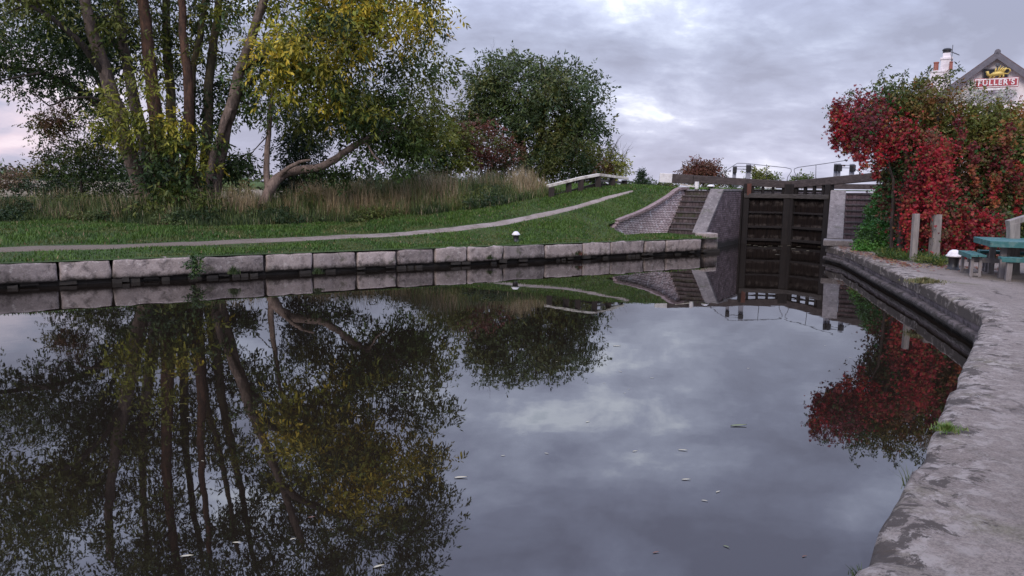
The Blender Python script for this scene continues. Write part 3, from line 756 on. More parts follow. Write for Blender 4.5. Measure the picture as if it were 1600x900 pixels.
zcR = (zof(1240,283,CR,ERR)+zof(1240,294,CR,ERR))/2; zeR = (zof(1370,270.5,CR,ERR)+zof(1370,282,CR,ERR))/2; uR = uof(1370, CR, ERR)
lock_gate('right lock gate leaf whose balance beam disappears into the red vine', HR, CR, ERR, zcR, zcR+(zeR-zcR)/uR, .27, .3, 1,
          [(uof(1304.5,CR,ERR), zof(1304,255.5,CR,ERR), .10, False), (uof(1310,CR,ERR), zof(1310,255.5,CR,ERR), .09, False), (uof(1330,CR,ERR), zof(1330,256,CR,ERR), .14, False)], railsR)

# far (upper) gates of the lock: closed, beams with white ends
fa = WB + AV*21; fb = RH + AV*21; fc = (fa+fb)/2 + AV*.6
ug = empty('upper_lock_gate', Vector((fa.x, fa.y, 1)), 'far upper lock gate glimpsed through the gap under the balance beams', 'lock gate')
for (p, nm) in ((fa, 1), (fb, -1)):
    d = (p-fc).normalized()
    r = MB(); r.prism([fc+Vector((0,0,.2)), p+Vector((0,0,.2)), p+Vector((0,0,1.75)), fc+Vector((0,0,1.75))], AV*.12); r.build('leaf', M['gatewood'], ug)
    r = MB(); r.beam(fc+Vector((0,0,2.35)), p+d*3.2+Vector((0,0,2.35)), .3, .32); r.build('balance_beam', M['beamwood'], ug, bevel=.02)
    r = MB(); r.beam(p+d*3.21+Vector((0,0,2.35)), p+d*4.1+Vector((0,0,2.35)), .31, .34); r.build('painted_end', M['white'], ug, bevel=.02)

# ------------------------------------------------------------------ bollards
def bollard(label, base, h, r, grp):
    e = empty('mooring_bollard', base, label, 'bollard', grp)
    mb = MB(); mb.lathe(base+Vector((0,0,-.01)), [(r*1.15,0),(r*1.15,.02),(r*.82,.03),(r*.72,h*.35),(r*.78,h*.62),(r*.85,h*.66)], 24); mb.build('post', M['black'], e, smooth=True)
    mb = MB(); mb.lathe(base+Vector((0,0,h*.64)), [(r*.85,-.005),(r*1.18,.005),(r*1.2,.025),(r*1.0,.045),(r*.9,h*.2),(r*.68,h*.3),(r*.35,h*.355),(0.01,h*.365)], 24); mb.build('cap', M['white'], e, smooth=True)
    return e
GB = 'white capped mooring bollards'
bollard('large white capped black bollard on the paving beside the picnic table', G(1489, 421, .485), .42, .135, GB)
bollard('small white capped bollard standing in the grass on the towpath side', T(806, 378), .30, .10, GB)
bollard('white capped bollard half hidden in green ivy by the right steps', G(1360, 387, .50)+Vector((0,0,0)), .32, .15, GB)
pb = topR - AV*0 + LN*.45 + AV*.35
p = on(1110.5, 296, Vector((topL.x-.5, topL.y+.55, 0)), Vector((topR.x+.5, topR.y+.25, 0))); bollard('tiny white topped bollard on the lock side above the left steps', Vector((p.x, p.y, 2.04)), .22, .12, GB)
p = on(1088.5, 296, Vector((topL.x-.5, topL.y+.55, 0)), Vector((topR.x+.5, topR.y+.25, 0)))
mb = MB(); mb.tube([(p.x, p.y, 2.0), (p.x, p.y, 2.36)], .075, 16); o = mb.build('white_post', M['white'], smooth=False); tag(o, 'short round white post at the top of the left steps under the beam', 'post')
mb = MB(); a = on(1063, 288, Vector((4.8,28.4,0)), Vector((7.5,28.1,0))); b_ = on(1085, 291.5, Vector((4.8,28.4,0)), Vector((7.5,28.1,0))); mb.beam(a, b_, .12, .05); o = mb.build('timber_bar', M['palerail'], None); tag(o, 'pale timber bar lying under the thick end of the left balance beam', 'timber')

# ------------------------------------------------------------------ old timber rail on the left bank
fe = empty('timber_rail', T(905, 296), 'low rail of pale peeling timber on dark posts at the crest of the towpath', 'fence')
fence_px = [(862,290,309),(889,282.5,302),(908,278,299),(935,273,297),(957,275.5,296),(976,279,297)]
FYs = [min(33, T(px, yb).y) for px, yt, yb in fence_px]; FYs[3:] = [FYs[2]+.5, FYs[2]+1.1, FYs[2]+1.7]; tops = []
for (px, yt, yb), Y in zip(fence_px, FYs):
    p = W(px, yt, Y); tops.append(p); s_, t_ = st(p.x, p.y); zb = zt(s_, t_)-.3
    mb = MB(); mb.beam((p.x, p.y+.05, min(zb, p.z-.6)), (p.x, p.y+.05, p.z-.06), .2, .22); mb.build('post', M['darkwood'], fe, bevel=.015)
for a, b_ in ((0, 2), (2, 3), (3, 5)):
    mb = MB(); mb.beam(tops[a]+(Vector((-.15,0,-.02)) if a == 0 else Vector((0,0,0))), tops[b_]+(Vector((.1,0,0)) if b_ == 5 else Vector((0,0,0))), .16, .10); mb.build('top_rail', M['palerail'], fe, bevel=.015, rough=.01, sub=.4)
mb = MB(); mb.beam(tops[3]-Vector((0,-.12,.2)), tops[5]-Vector((0,-.12,.16)), .05, .08); mb.build('lower_rail', M['greywood'], fe)
mb = MB(); mb.beam(tops[0]-Vector((-.1,-.2,.52)), tops[3]-Vector((0,-.2,.5)), .05, .42); mb.build('boards', M['darkwood'], fe)
mb = MB(); mb.beam(tops[3]-Vector((0,-.2,.5)), tops[5]-Vector((0,-.2,.45)), .05, .4); mb.build('boards', M['darkwood'], fe)

# ------------------------------------------------------------------ wooden posts on the right
for (px, yt, yb, w, lab) in ((1426.5, 334, 408, .125, 'slim grey weathered wooden post leaning slightly in front of the red vine'), (1458.5, 335, 405, .185, 'thick split grey wooden post beside the slim post in front of the red vine')):
    b0 = G(px, yb, .49); tp = W(px+5, yt, b0.y); mb = MB(); mb.beam(b0-Vector((0,0,.1)), tp, w, w); o = mb.build('wooden_post', M['greywood'], bevel=.012, rough=.008, sub=.2, smooth=False); tag(o, lab, 'post', 'grey wooden posts by the vine')
# timber frame at the right edge
fb0 = G(1583, 428, .49); tf = empty('timber_gateway', fb0, 'grey timber gateway with a sloping top bar behind the picnic table', 'gateway')
tp = W(1583, 349, fb0.y); mb = MB(); mb.beam(fb0-Vector((0,0,.05)), tp, .2, .14); mb.build('upright', M['greywood'], tf, bevel=.01)
tp2 = tp + Vector((1.6, .2, .5)); mb = MB(); mb.beam(tp+Vector((-.11,0,.0)), tp2, .14, .11); mb.build('top_bar', M['greywood'], tf, bevel=.01)
mb = MB(); mb.beam((tp2.x-.05, tp2.y, .49), tp2-Vector((.05,0,.05)), .2, .14); mb.build('upright', M['greywood'], tf, bevel=.01)
mb = MB(); mb.beam((fb0.x+.1, fb0.y, 1.0), (tp2.x-.1, tp2.y, 1.0), .05, .12); mb.build('cross_bar', M['greywood'], tf)

# ------------------------------------------------------------------ picnic table
tcx = W(1600, 377, 14.7); TC = Vector((tcx.x, tcx.y, .485))
def picnic(label, TC, rz):
    e = empty('picnic_table', TC, label, 'picnic table', 'teal topped picnic tables')
    R = Matrix.Rotation(rz, 3, 'Z')
    def Q(x, y, z): return TC + R @ Vector((x, y, z))
    zt_ = .70; hw = .72
    mb = MB()
    for k in range(8):
        y = -hw + (k+.5)*2*hw/8; mb.box(Q(0, y, zt_), 2*hw, 2*hw/8-.012, .045, rz=rz)
    mb.build('tabletop', M['teal'], e, bevel=.006)
    mb = MB()
    for a in (0, PI/2):
        for sgn in (-1, 1):
            r2 = Matrix.Rotation(a, 3, 'Z'); p = r2 @ Vector((0, sgn*(hw-.02), zt_-.055)); mb.box(Q(*p), 2*hw-.04, .03, .07, rz=rz+a)
    mb.build('apron', M['teal'], e)
    for sx_ in (-1, 1):
        for sy_ in (-1, 1):
            mb = MB(); mb.box(Q(sx_*.42, sy_*.42, (zt_-.06)/2), .10, .10, zt_-.06, rz=rz); mb.build('leg', M['tablewood'], e, bevel=.006)
    for k, a in enumerate((0, PI/2, PI, 3*PI/2)):
        r2 = Matrix.Rotation(a, 3, 'Z')
        def S(x, y, z): return Q(*(r2 @ Vector((x, y, z))))
        zs = .42
        mb = MB(); mb.box(S(0, -.93, zs), 1.15, .13, .042, rz=rz+a); mb.box(S(0, -.79, zs), 1.15, .13, .042, rz=rz+a); mb.box(S(0, -.985, zs-.04), 1.13, .022, .05, rz=rz+a); bn = mb.build('bench', M['teal'], e, bevel=.005)
        for x in (-.42, .42):
            mb = MB(); mb.box(S(x, -.93, zs/2-.02), .09, .05, zs-.04, rz=rz+a); mb.box(S(x, -.79, zs/2-.02), .05, .05, zs-.04, rz=rz+a); mb.box(S(x, -.86, .05), .045, .2, .05, rz=rz+a); l = mb.build('bench_leg', M['tablewood'], None, bevel=.004); l.parent = bn; l.location = (0,0,0)
        mb = MB(); mb.box(S(0, -.62, .3), .07, .62, .09, rz=rz+a); mb.build('bearer', M['tablewood'], e)
    return e
picnic('square teal picnic table with benches on grey legs beside the red vine', TC, rad(-20))
t2 = W(1686, 408, 12.9); picnic('second teal picnic table cut off at the right edge of the photo', Vector((t2.x+.42, t2.y, .485)), rad(8))

# ------------------------------------------------------------------ pub
HY = 48.0
PTH = math.atan2(758, F)*.93
PIV = W(1558, 300, HY)
def L(px, py, Y):
    ax = Vector((math.sin(PTH), math.cos(PTH), 0)); o_ = PIV + ax*(Y-HY); d = ray(px, py)
    p = CAM + d*((o_-CAM).dot(ax)/d.dot(ax)); q = p-PIV; z = q.z; q.z = 0
    q = Matrix.Rotation(PTH, 3, 'Z') @ q; return Vector((PIV.x+q.x, PIV.y+q.y, p.z))
pub = empty('pub', Vector((PIV.x, PIV.y, 0)), 'white rendered pub gable with grey bargeboards behind the vine', 'building')
ap = L(1558, 87, HY); hw = 3.7; sl = math.tan(rad(39)); ez = ap.z - hw*sl
mb = MB(); mb.prism([(ap.x-hw, HY, 1.5), (ap.x+hw, HY, 1.5), (ap.x+hw, HY, ez), (ap.x, HY, ap.z), (ap.x-hw, HY, ez)], (0, 9, 0)); mb.build('wall', M['render_white'], pub)
for sg, nm in ((-1, 'a'), (1, 'b')):
    mb = MB(); e_ = Vector((ap.x+sg*(hw+.55), HY, ez-.55*sl)); a_ = Vector((ap.x, HY, ap.z))
    nrm = Vector((sg*math.sin(rad(39)), 0, math.cos(rad(39))))
    mb.prism([a_+nrm*.05+Vector((0,-.45,0)), e_+nrm*.05+Vector((0,-.45,0)), e_+nrm*.2+Vector((0,-.45,0)), a_+Vector((0,-.45,.22))], (0, 9.7, 0)); mb.build('roof', M['tile'], pub)
    mb = MB(); mb.prism([a_+Vector((0,-.50,.15)), e_+Vector((0,-.5,.12)), e_-nrm*.2+Vector((0,-.5,0)), a_+Vector((0,-.5,-.25))], (0, .06, 0)); mb.build('bargeboard', M['slate'], pub)
mb = MB(); mb.tube([ap+Vector((0,-.5,.16)), ap+Vector((0,9,.16))], .17, 10); mb.build('ridge', M['slate'], pub)
wz0, wz1 = L(1556, 124, HY).z, L(1556, 108, HY).z; wx0, wx1 = L(1536, 115, HY).x, L(1575, 115, HY).x
mb = MB(); mb.box(((wx0+wx1)/2, HY-.02, (wz0+wz1)/2), wx1-wx0, .10, wz1-wz0); win = mb.build('window', M['glass'], pub)
mb = MB()
for x in (wx0, (wx0+wx1)/2, wx1): mb.box((x, HY-.05, (wz0+wz1)/2), .06, .12, wz1-wz0+.06)
for z in (wz0, wz1): mb.box(((wx0+wx1)/2, HY-.05, z), wx1-wx0, .11, .06)
f_ = mb.build('frame', M['slate'], None); f_.parent = win; f_.location = (0,0,0)
# wing with chimney stacks to the left
wx = L(1500, 150, HY+4).x
mb = MB(); gx0, gx1 = L(1440, 150, HY+4).x, ap.x-hw+.3; rz_ = L(1470, 128, HY+6).z
mb.prism([(gx0, HY+3, 1.5), (gx0, HY+9, 1.5), (gx0, HY+9, rz_-2.4), (gx0, HY+6, rz_), (gx0, HY+3, rz_-2.4)], (gx1-gx0, 0, 0)); mb.build('wall', M['render_white'], pub)
mb = MB(); mb.prism([(gx0-.2, HY+2.6, rz_-2.65), (gx0-.2, HY+6, rz_+.07), (gx0-.2, HY+6, rz_+.2), (gx0-.2, HY+2.5, rz_-2.55)], (gx1-gx0+.2, 0, 0)); mb.build('roof', M['tile'], pub)
CY = HY+6
c0, c1 = L(1470, 100, CY), L(1487, 100, CY); ztop = L(1478, 83, CY).z
ch = MB(); ch.box(((c0.x+c1.x)/2, CY, (ztop-.5+rz_-1)/2), c1.x-c0.x, .9, ztop-.5-rz_+1)
ch.box(((c0.x+c1.x)/2, CY, ztop-.42), c1.x-c0.x+.1, 1.0, .14)
ch.box(((c0.x+c1.x)/2, CY, ztop-.2), c1.x-c0.x-.18, .72, .34)
cho = ch.build('chimney', M['render_white'], pub, bevel=.01)
def sub(o, par): o.parent = par; o.location = (0,0,0); return o
mb = MB(); mb.lathe(((c0.x+c1.x)/2-.02, CY, ztop-.03), [(.26,0),(.26,.18),(.30,.2),(.30,.26),(.22,.34),(.05,.36)], 16); sub(mb.build('cowl', M['black'], None, smooth=False), cho)
l0 = L(1456.5, 112, CY-.2); c2 = MB(); c2.box((l0.x+.32, CY-.2, (l0.z+rz_-1.5)/2), .8, .85, l0.z-rz_+1.5); c2.box((l0.x+.32, CY-.2, l0.z-.05), .9, .95, .12); co2 = c2.build('chimney', M['render_white'], pub, bevel=.01)
pt = L(1462, 111, CY-.2); mb = MB(); mb.lathe((pt.x, CY-.2, pt.z-.05), [(.17,0),(.15,.55),(.18,.58),(.18,.66),(.13,.67)], 14); sub(mb.build('chimney_pot', M['pot'], None), co2)
pt = L(1485.5, 108, CY-.5); mb = MB(); mb.lathe((pt.x, CY-.6, pt.z-.05), [(.12,0),(.10,.45),(.12,.48),(.12,.54),(.08,.55)], 12); sub(mb.build('chimney_pot', M['pot'], None), cho)
an = L(1489, 72, CY); mb = MB(); mb.tube([(an.x, CY-.5, rz_), (an.x, CY-.5, an.z)], .025, 6); mb.tube([(an.x-.1, CY-.5, an.z-.45), (an.x+.45, CY-.7, an.z-.75)], .03, 5)
for k in range(5): mb.tube([(an.x-.02+.1*k, CY-.75, an.z-.45-.06*k), (an.x-.02+.1*k, CY-.3, an.z-.4-.06*k)], .015, 4)
mb.build('aerial', M['iron'], pub)
# the pub sign, projecting in front of the gable
SY = HY-1.0
q0, q1 = L(1523.5, 123.5, SY), L(1591.5, 121.5, SY); sz = L(1558, 136.2, SY).z; sz1 = L(1558, 122.5, SY).z
sg = empty('pub_sign', Vector((PIV.x, PIV.y, 0)), 'red hanging sign board with white lettering and gold emblem on the pub gable', 'sign')
sw = q1.x-q0.x; sh = sz1-sz; scx = (q0.x+q1.x)/2; scz = (sz+sz1)/2
mb = MB(); mb.box((scx, SY, scz), sw, .12, sh); mb.build('border', M['white'], sg, bevel=.01)
mb = MB(); mb.box((scx, SY-.045, scz), sw-.12, .05, sh-.12); mb.build('panel', M['signred'], sg)
mb = MB(); mb.box((scx, SY+.02, scz+.0), sw+.06, .1, sh+.06); mb.build('outer_frame', M['signred'], sg)
mb = MB(); mb.box((scx-.05, SY, sz-.1), 1.05, .06, .12); mb.build('lower_strip', M['white'], sg)
tcu = bpy.data.curves.new('lettering', 'FONT'); tcu.body = "FULLER'S"; tcu.size = sh*.86; tcu.align_x = 'CENTER'; tcu.align_y = 'CENTER'; tcu.extrude = .01; tcu.space_character = 1.22; tcu.offset = .012
to = bpy.data.objects.new('tmp', tcu); COL.objects.link(to); bpy.context.view_layer.update()
tm = bpy.data.meshes.new_from_object(to.evaluated_get(bpy.context.evaluated_depsgraph_get())); bpy.data.objects.remove(to)
lo = link('lettering', tm, M['white'], None); lo.parent = sg; lo.rotation_euler = (PI/2, 0, 0)
xs = [v.co.x for v in tm.vertices]; k = (sw*.84)/(max(xs)-min(xs))
for v in tm.vertices: v.co.x *= k
lo.location = Vector((scx, SY-.085, scz)) - Vector(sg.location)
em = MB()   # gilded winged-beast emblem: body, raised wings, head, tail
ex, ey, ezz = scx+.02, SY, sz1+.05
def blob(pts, rr): em.tube([(ex+x, ey+dy, ezz+z) for x, dy, z in pts], rr, 8)
blob([(-.42,0,.12),(-.2,0,.2),(.1,0,.24),(.35,0,.2)], [.06,.13,.15,.07])
blob([(-.38,0,.1),(-.5,-.02,.22),(-.52,-.02,.36),(-.62,-.02,.36)], [.07,.09,.09,.03])
for k in range(5): blob([(-.12+.09*k,.0,.25),(-.1+.13*k,.03,.5),(-.02+.16*k,.03,.72-.07*abs(k-1))], [.05,.055,.012])
for x in (-.35,-.18,.12,.3): blob([(x,0,.18),(x+.04,-.02,.05),(x-.05,-.02,-.02)], [.06,.04,.04])
blob([(.35,0,.22),(.55,0,.2),(.66,0,.36),(.6,0,.46)], [.05,.035,.03,.05])
em.build('emblem', M['gold'], sg, smooth=True)
mb = MB(); mb.tube([(scx, SY, sz1), (scx, SY, ap.z-.7)], .035, 6); mb.tube([(scx, SY, ap.z-.7), (scx, HY, ap.z-.7)], .035, 6); mb.tube([(scx, SY, ap.z-.78), (scx, SY, ap.z-.6)], .12, 8)
mb.build('bracket', M['iron'], sg)
pub.rotation_euler.z = -PTH; sg.rotation_euler.z = -PTH
# ================================================================== vegetation
GRD = (.045,.085,.018)
def unit(v): return v/np.maximum(1e-6, np.linalg.norm(v, axis=1, keepdims=True))
def leafmesh(name, clumps, cols, parent, per=60, size=.16, aspect=.36, spray=5, flat=.7, droop=.5, seed=1, mat=None, cvar=.16, up=.35):
    """clumps (n,4) centre+radius; cols (n,3). sprays of drooping leaflets scattered through each clump"""
    r = np.random.default_rng(seed); n = len(clumps); ns = max(1, per//spray)
    C = np.repeat(clumps[:, :3], ns, axis=0); R = np.repeat(clumps[:, 3], ns)[:, None]; K = np.repeat(cols, ns, axis=0)
    g = r.normal(size=C.shape)*np.array([1, 1, flat])*.55
    base = C + g*R
    out = g + r.normal(size=C.shape)*.5; out[:, 2] -= droop; ax = unit(out)
    side = unit(np.cross(ax, r.normal(size=C.shape)))
    S = size*(.7+.6*r.random((len(C), 1)))
    V = []; KK = []
    for k in range(spray):
        f = k/max(1, spray-1); sg = 1 if k % 2 else -1
        b0 = base + ax*S*1.4*f
        d = unit(ax*(.45+.5*f) + side*sg*(1-.75*f) + r.normal(size=C.shape)*.25 + np.array([0,0,-.25*droop]))
        w = unit(np.cross(d, r.normal(size=C.shape)*.6 + np.array([0,0,1.0])*up + side*.3))
        L_ = S*(.8+.4*r.random((len(C), 1)))
        tip = b0 + d*L_; mid = b0 + d*L_*.45
        V.append(np.stack([b0, mid + w*L_*aspect*.5, tip, mid - w*L_*aspect*.5], axis=1)); 
        v_ = 1 + cvar*r.normal(size=(len(C), 1)); h_ = 1 + cvar*.35*r.normal(size=(len(C), 3))
        KK.append(np.clip(K*v_*h_, .004, .9))
    V = np.concatenate(V).reshape(-1, 3); KK = np.concatenate(KK)
    return fast_mesh(name, V, 4, KK, mat or M['leaf'], parent)

def ellip(cx, cy, cz, rx, ry, rz, n, seed, rr=(.5,.9), shell=.35, hole=None, hs=.45):
    """clump centres inside an ellipsoid, denser to the outside, with noise-shaped holes"""
    r = random.Random(seed); outp = []; tries = 0
    while len(outp) < n and tries < n*30:
        tries += 1
        v = Vector((r.gauss(0,1), r.gauss(0,1), r.gauss(0,1))).normalized()
        k = (shell + (1-shell)*r.random())**.6 if r.random() < .8 else r.random()
        lump = 1 + .16*mnoise.noise(v*2.2 + Vector((seed, 0, 0)))+.10*mnoise.noise(v*5+Vector((0, seed, 0)))
        p = Vector((cx + v.x*rx*k*lump, cy + v.y*ry*k*lump, cz + v.z*rz*k*lump))
        if hole is not None and mnoise.noise(p*hs + Vector((seed*3.1, 0, 0))) < hole: continue
        outp.append((p.x, p.y, p.z, r.uniform(*rr)))
    return outp

def pick(p, palette, seed, sc=.35):
    """palette: list of colours; blend chosen by smooth noise so colour comes in patches"""
    v = mnoise.noise(Vector(p[:3])*sc + Vector((seed*7.7, 1, 2)))*1.25 + .5 + random.uniform(-.12, .12)
    v = min(.999, max(0, v))*(len(palette)-1); i = int(v); f = v-i
    a, b_ = palette[i], palette[min(i+1, len(palette)-1)]
    return tuple(a[k]*(1-f)+b_[k]*f for k in range(3))

def stem_pts(px, Y, jit=.06, n=5):
    pts = [W(x, y, Y+dy) for x, y, dy in px]; outp = []
    for a, b_ in zip(pts[:-1], pts[1:]):
        for k in range(n): q = a.lerp(b_, k/n); outp.append(q + Vector((random.uniform(-jit, jit), random.uniform(-jit, jit), 0)))
    outp.append(pts[-1])
    # smooth once
    for i in range(1, len(outp)-1): outp[i] = (outp[i-1]+outp[i]*2+outp[i+1])/4
    return outp
def branches(skel, clumps, name, mat, parent, rbase=.05, rtip=.008, k=4, maxn=900, reach=1.0):
    """grow limbs from skeleton nodes out to each clump, each new limb joining the nearest existing wood"""
    nodes = np.array([tuple(p) for p, r in skel]); nr = [r for p, r in skel]
    order = sorted(range(len(clumps)), key=lambda i: float(np.min(np.sum((nodes-np.array(clumps[i][:3]))**2, axis=1))))[:maxn]
    mb = MB(); cur = nodes.copy(); rad_ = list(nr)
    for i in order:
        c = np.array(clumps[i][:3]); d = np.sum((cur-c)**2*np.array([1,1,1.0]), axis=1) + 4.0*np.maximum(0, cur[:, 2]-c[2]-.2)**2
        j = int(np.argmin(d)); a = Vector(cur[j]); b_ = Vector(c); L_ = (b_-a).length
        if L_ < .15: continue
        off = Vector((random.uniform(-1,1), random.uniform(-1,1), random.uniform(-.2,1)))*L_*.13
        m1 = a.lerp(b_, .35)+off; m2 = a.lerp(b_, .7)+off*.8; r0 = min(rad_[j]*.6, rbase*(.5+min(1.2, L_*.3))); r0 = max(r0, rtip*1.4)
        mb.tube([a, m1, m2, b_], [r0, r0*.8, r0*.55, rtip], k, cap=False)
        cur = np.vstack([cur, [tuple(m1)], [tuple(m2)], [tuple(b_)]]); rad_ += [r0*.8, r0*.55, rtip*1.6]
    return mb.build(name, mat, parent)

def bare_twigs(mb, root, d, L_, depth, r=.012):
    p = root.copy(); pts = [p.copy()]
    for k in range(4):
        d = (d + Vector((random.uniform(-.3,.3), random.uniform(-.3,.3), random.uniform(-.15,.25)))).normalized(); p = p + d*L_/4; pts.append(p.copy())
    mb.tube(pts, [r, r*.85, r*.7, r*.5, r*.3], 4, cap=False)
    if depth > 0:
        for q in (pts[2], pts[3], pts[4]):
            for _ in range(2 if depth > 1 else 1):
                bare_twigs(mb, q, (d + Vector((random.uniform(-1,1), random.uniform(-1,1), random.uniform(-.4,.7)))).normalized(), L_*.6, depth-1, r*.6)

DG = (.026,.048,.016); MG = (.062,.100,.022); OL = (.115,.128,.026); YG = (.27,.27,.035); YE = (.50,.38,.035); BR = (.12,.062,.032); GG = (.06,.085,.04)
RE = (.29,.012,.022); DR = (.12,.012,.018); OR = (.26,.08,.03); PK = (.30,.03,.03)

# ---------------------------------------------------- big many-stemmed tree
BY = 25.6
bt = empty('many_stemmed_tree', W(285, 352, BY), 'huge many stemmed tree turning yellow beside the towpath', 'tree')
stems = [
 ([(238,345,0),(222,300,0),(203,240,-.3),(185,175,-.5),(166,120,-.7),(150,65,-.8),(133,10,-1),(118,-60,-1),(108,-170,-.8)], .30, 'bark_grey'),
 ([(250,348,.4),(240,290,.4),(226,220,.5),(208,150,.6),(196,90,.7),(186,30,.8),(178,-60,1),(172,-190,1.2)], .25, 'bark_grey'),
 ([(262,350,0),(256,290,0),(248,220,-.1),(240,150,-.2),(232,80,-.3),(225,0,-.4),(222,-110,-.5),(230,-240,-.6)], .29, 'bark_red'),
 ([(274,350,.8),(272,280,.9),(270,200,1.0),(264,120,1.2),(258,40,1.4),(262,-80,1.5),(270,-200,1.6)], .22, 'bark_olive'),
 ([(292,352,-.2),(294,300,-.2),(292,240,-.3),(296,160,-.3),(292,105,-.4),(286,50,-.5),(283,-40,-.6),(285,-170,-.5)], .22, 'bark_red'),
 ([(304,352,.6),(303,300,.6),(300,240,.5),(297,170,.4),(300,110,.3),(316,50,.2),(322,-30,0),(335,-160,0)], .18, 'bark_olive'),
 ([(316,352,.3),(318,300,.3),(322,230,.4),(326,160,.5),(330,90,.7),(340,20,.9),(352,-90,1.1),(365,-210,1.3)], .22, 'bark_olive'),
 ([(322,354,-.4),(330,310,-.4),(340,260,-.5),(353,200,-.6),(365,155,-.7),(376,110,-.8),(392,60,-.9),(418,-20,-1.0),(450,-130,-1)], .27, 'bark_grey'),
 ([(312,340,-.7),(322,290,-.8),(334,240,-.8),(352,190,-.9),(362,170,-.9)], .17, 'bark_grey'),
 ([(376,110,-.8),(410,85,-1),(450,66,-1.4),(500,50,-1.6),(560,48,-1.6),(620,60,-1.5)], .12, 'bark_dark'),
 ([(418,-20,-1),(470,-55,-1.2),(530,-75,-1),(590,-70,-.6)], .12, 'bark_dark'),
 ([(365,155,-.7),(400,120,0),(450,108,.6),(510,120,1.2),(570,150,1.5),(640,160,1.6)], .10, 'bark_dark'),
 ([(166,120,-.7),(120,60,-1.5),(70,20,-2),(10,-10,-2),(-60,-20,-2)], .11, 'bark_dark'),
 ([(196,90,.7),(150,30,1.5),(100,-60,2),(50,-120,2.2)], .10, 'bark_dark'),
]
skel = []
for px, r0, mt_ in stems:
    pts = stem_pts(px, BY, .05); mb = MB(); n = len(pts)
    rr = [r0*(1-.62*i/(n-1))*(1+.25*max(0, 1-i/4)) for i in range(n)] if r0 > .15 else [r0*(1-.75*i/(n-1)) for i in range(n)]
    mb.tube(pts, rr, 12); o = mb.build('stem' if r0 > .15 else 'limb', M[mt_], bt, smooth=True, rough=.03)
    skel += [(p, r) for i, (p, r) in enumerate(zip(pts, rr)) if i > n*.35]
cl = []; co = []
def addE(px, py, dY, rx, ry, rz, n, pal, seed, hole=-.2, rr=(.34,.66), sc=.35, shell=.35):
    hole = hole+.08 if hole > -.5 else hole; c = W(px, py, BY+dY)
    for e_ in ellip(c.x, c.y, c.z, rx, ry, rz, n, seed, rr, shell, hole):
        cl.append(e_); co.append(pick(e_, pal, seed, sc))
addE(572, 92, -1.2, 2.5, 2.2, 2.0, 88, [DG, YG, MG, YE, OL, YG, YE], 1, -.15, sc=1.1)
addE(615, 175, 1.0, 1.9, 2.0, 1.5, 60, [MG, YG, DG, OL, YG, MG, OL], 2, -.2)
addE(490, 165, .5, 2.2, 2.2, 1.0, 38, [DG, MG, OL, YG], 3, -.05)
addE(410, 105, -1.4, 1.8, 1.4, 1.3, 42, [MG, YG, OL, YG, YE], 4, -.02, sc=1.1)
addE(585, 5, 0, 2.2, 2.6, 1.7, 75, [MG, OL, YG, YE], 5, -.3)
addE(600, -95, 0, 2.4, 2.8, 2.2, 85, [DG, MG, OL], 6, -.3)
addE(480, 20, 1, 2.6, 2.6, 1.7, 70, [DG, MG, OL, YG], 7, -.15)
addE(330, 50, 1.5, 2.9, 2.3, 2.0, 50, [MG, YG, DG, OL, YG, MG, OL], 8, .0)
addE(300, 175, 1.8, 2.6, 1.7, 1.3, 34, [DG, MG, OL, YG], 9, .05)
addE(190, 40, 1.2, 2.8, 2.3, 2.0, 70, [DG, DG, MG, OL], 10, -.1)
addE(70, -10, -1.0, 2.9, 2.4, 1.9, 72, [DG, MG, OL, OL], 11, -.1)
addE(80, -130, 0, 3.6, 3.0, 2.6, 110, [MG, OL, MG], 12, -.25)
addE(-60, -60, 0, 3.0, 2.8, 2.6, 70, [MG, YG, DG, OL, YG, MG, OL], 13, -.2)
addE(330, -110, 0, 4.6, 3.4, 2.9, 150, [DG, MG, OL], 14, -.25)
addE(500, -190, 0, 3.8, 3.2, 2.7, 120, [DG, MG, OL], 15, -.25)
addE(300, -260, 0, 4.8, 3.4, 3.0, 140, [DG, MG, OL], 16, -.25)
addE(190, 185, -1.3, .8, .7, .9, 9, [OL, YG], 17, -.9, sc=1)
addE(222, 165, -1.5, .5, .5, 1.6, 8, [OL, YG], 18, -.9, sc=1)
addE(268, 292, -1.6, 1.15, .8, 1.05, 28, [DG, DG, MG, OL], 19, -.9, (.3,.5), sc=1)
addE(240, 222, -1.0, 1.1, .7, 1.0, 16, [MG, OL, OL], 20, -.4, (.3,.5), sc=1)
addE(300, 225, -1.2, .9, .7, .9, 14, [DG, MG, YG, YE, OL], 21, -.4, (.3,.5), sc=1)
addE(310, 325, -1.5, .9, .6, .35, 12, [MG, OL], 22, -.9, (.25,.4), sc=1)
addE(650, 120, .6, 1.2, 1.5, 1.7, 34, [DG, MG, OL, YG], 23, -.4)
leafmesh('crown', np.array(cl), np.array(co), bt, per=92, size=.165, aspect=.36, seed=5, droop=.75, flat=.8)
branches(skel, cl, 'branches', M['bark_dark'], bt, .055, .008)
BIGCL = len(cl)

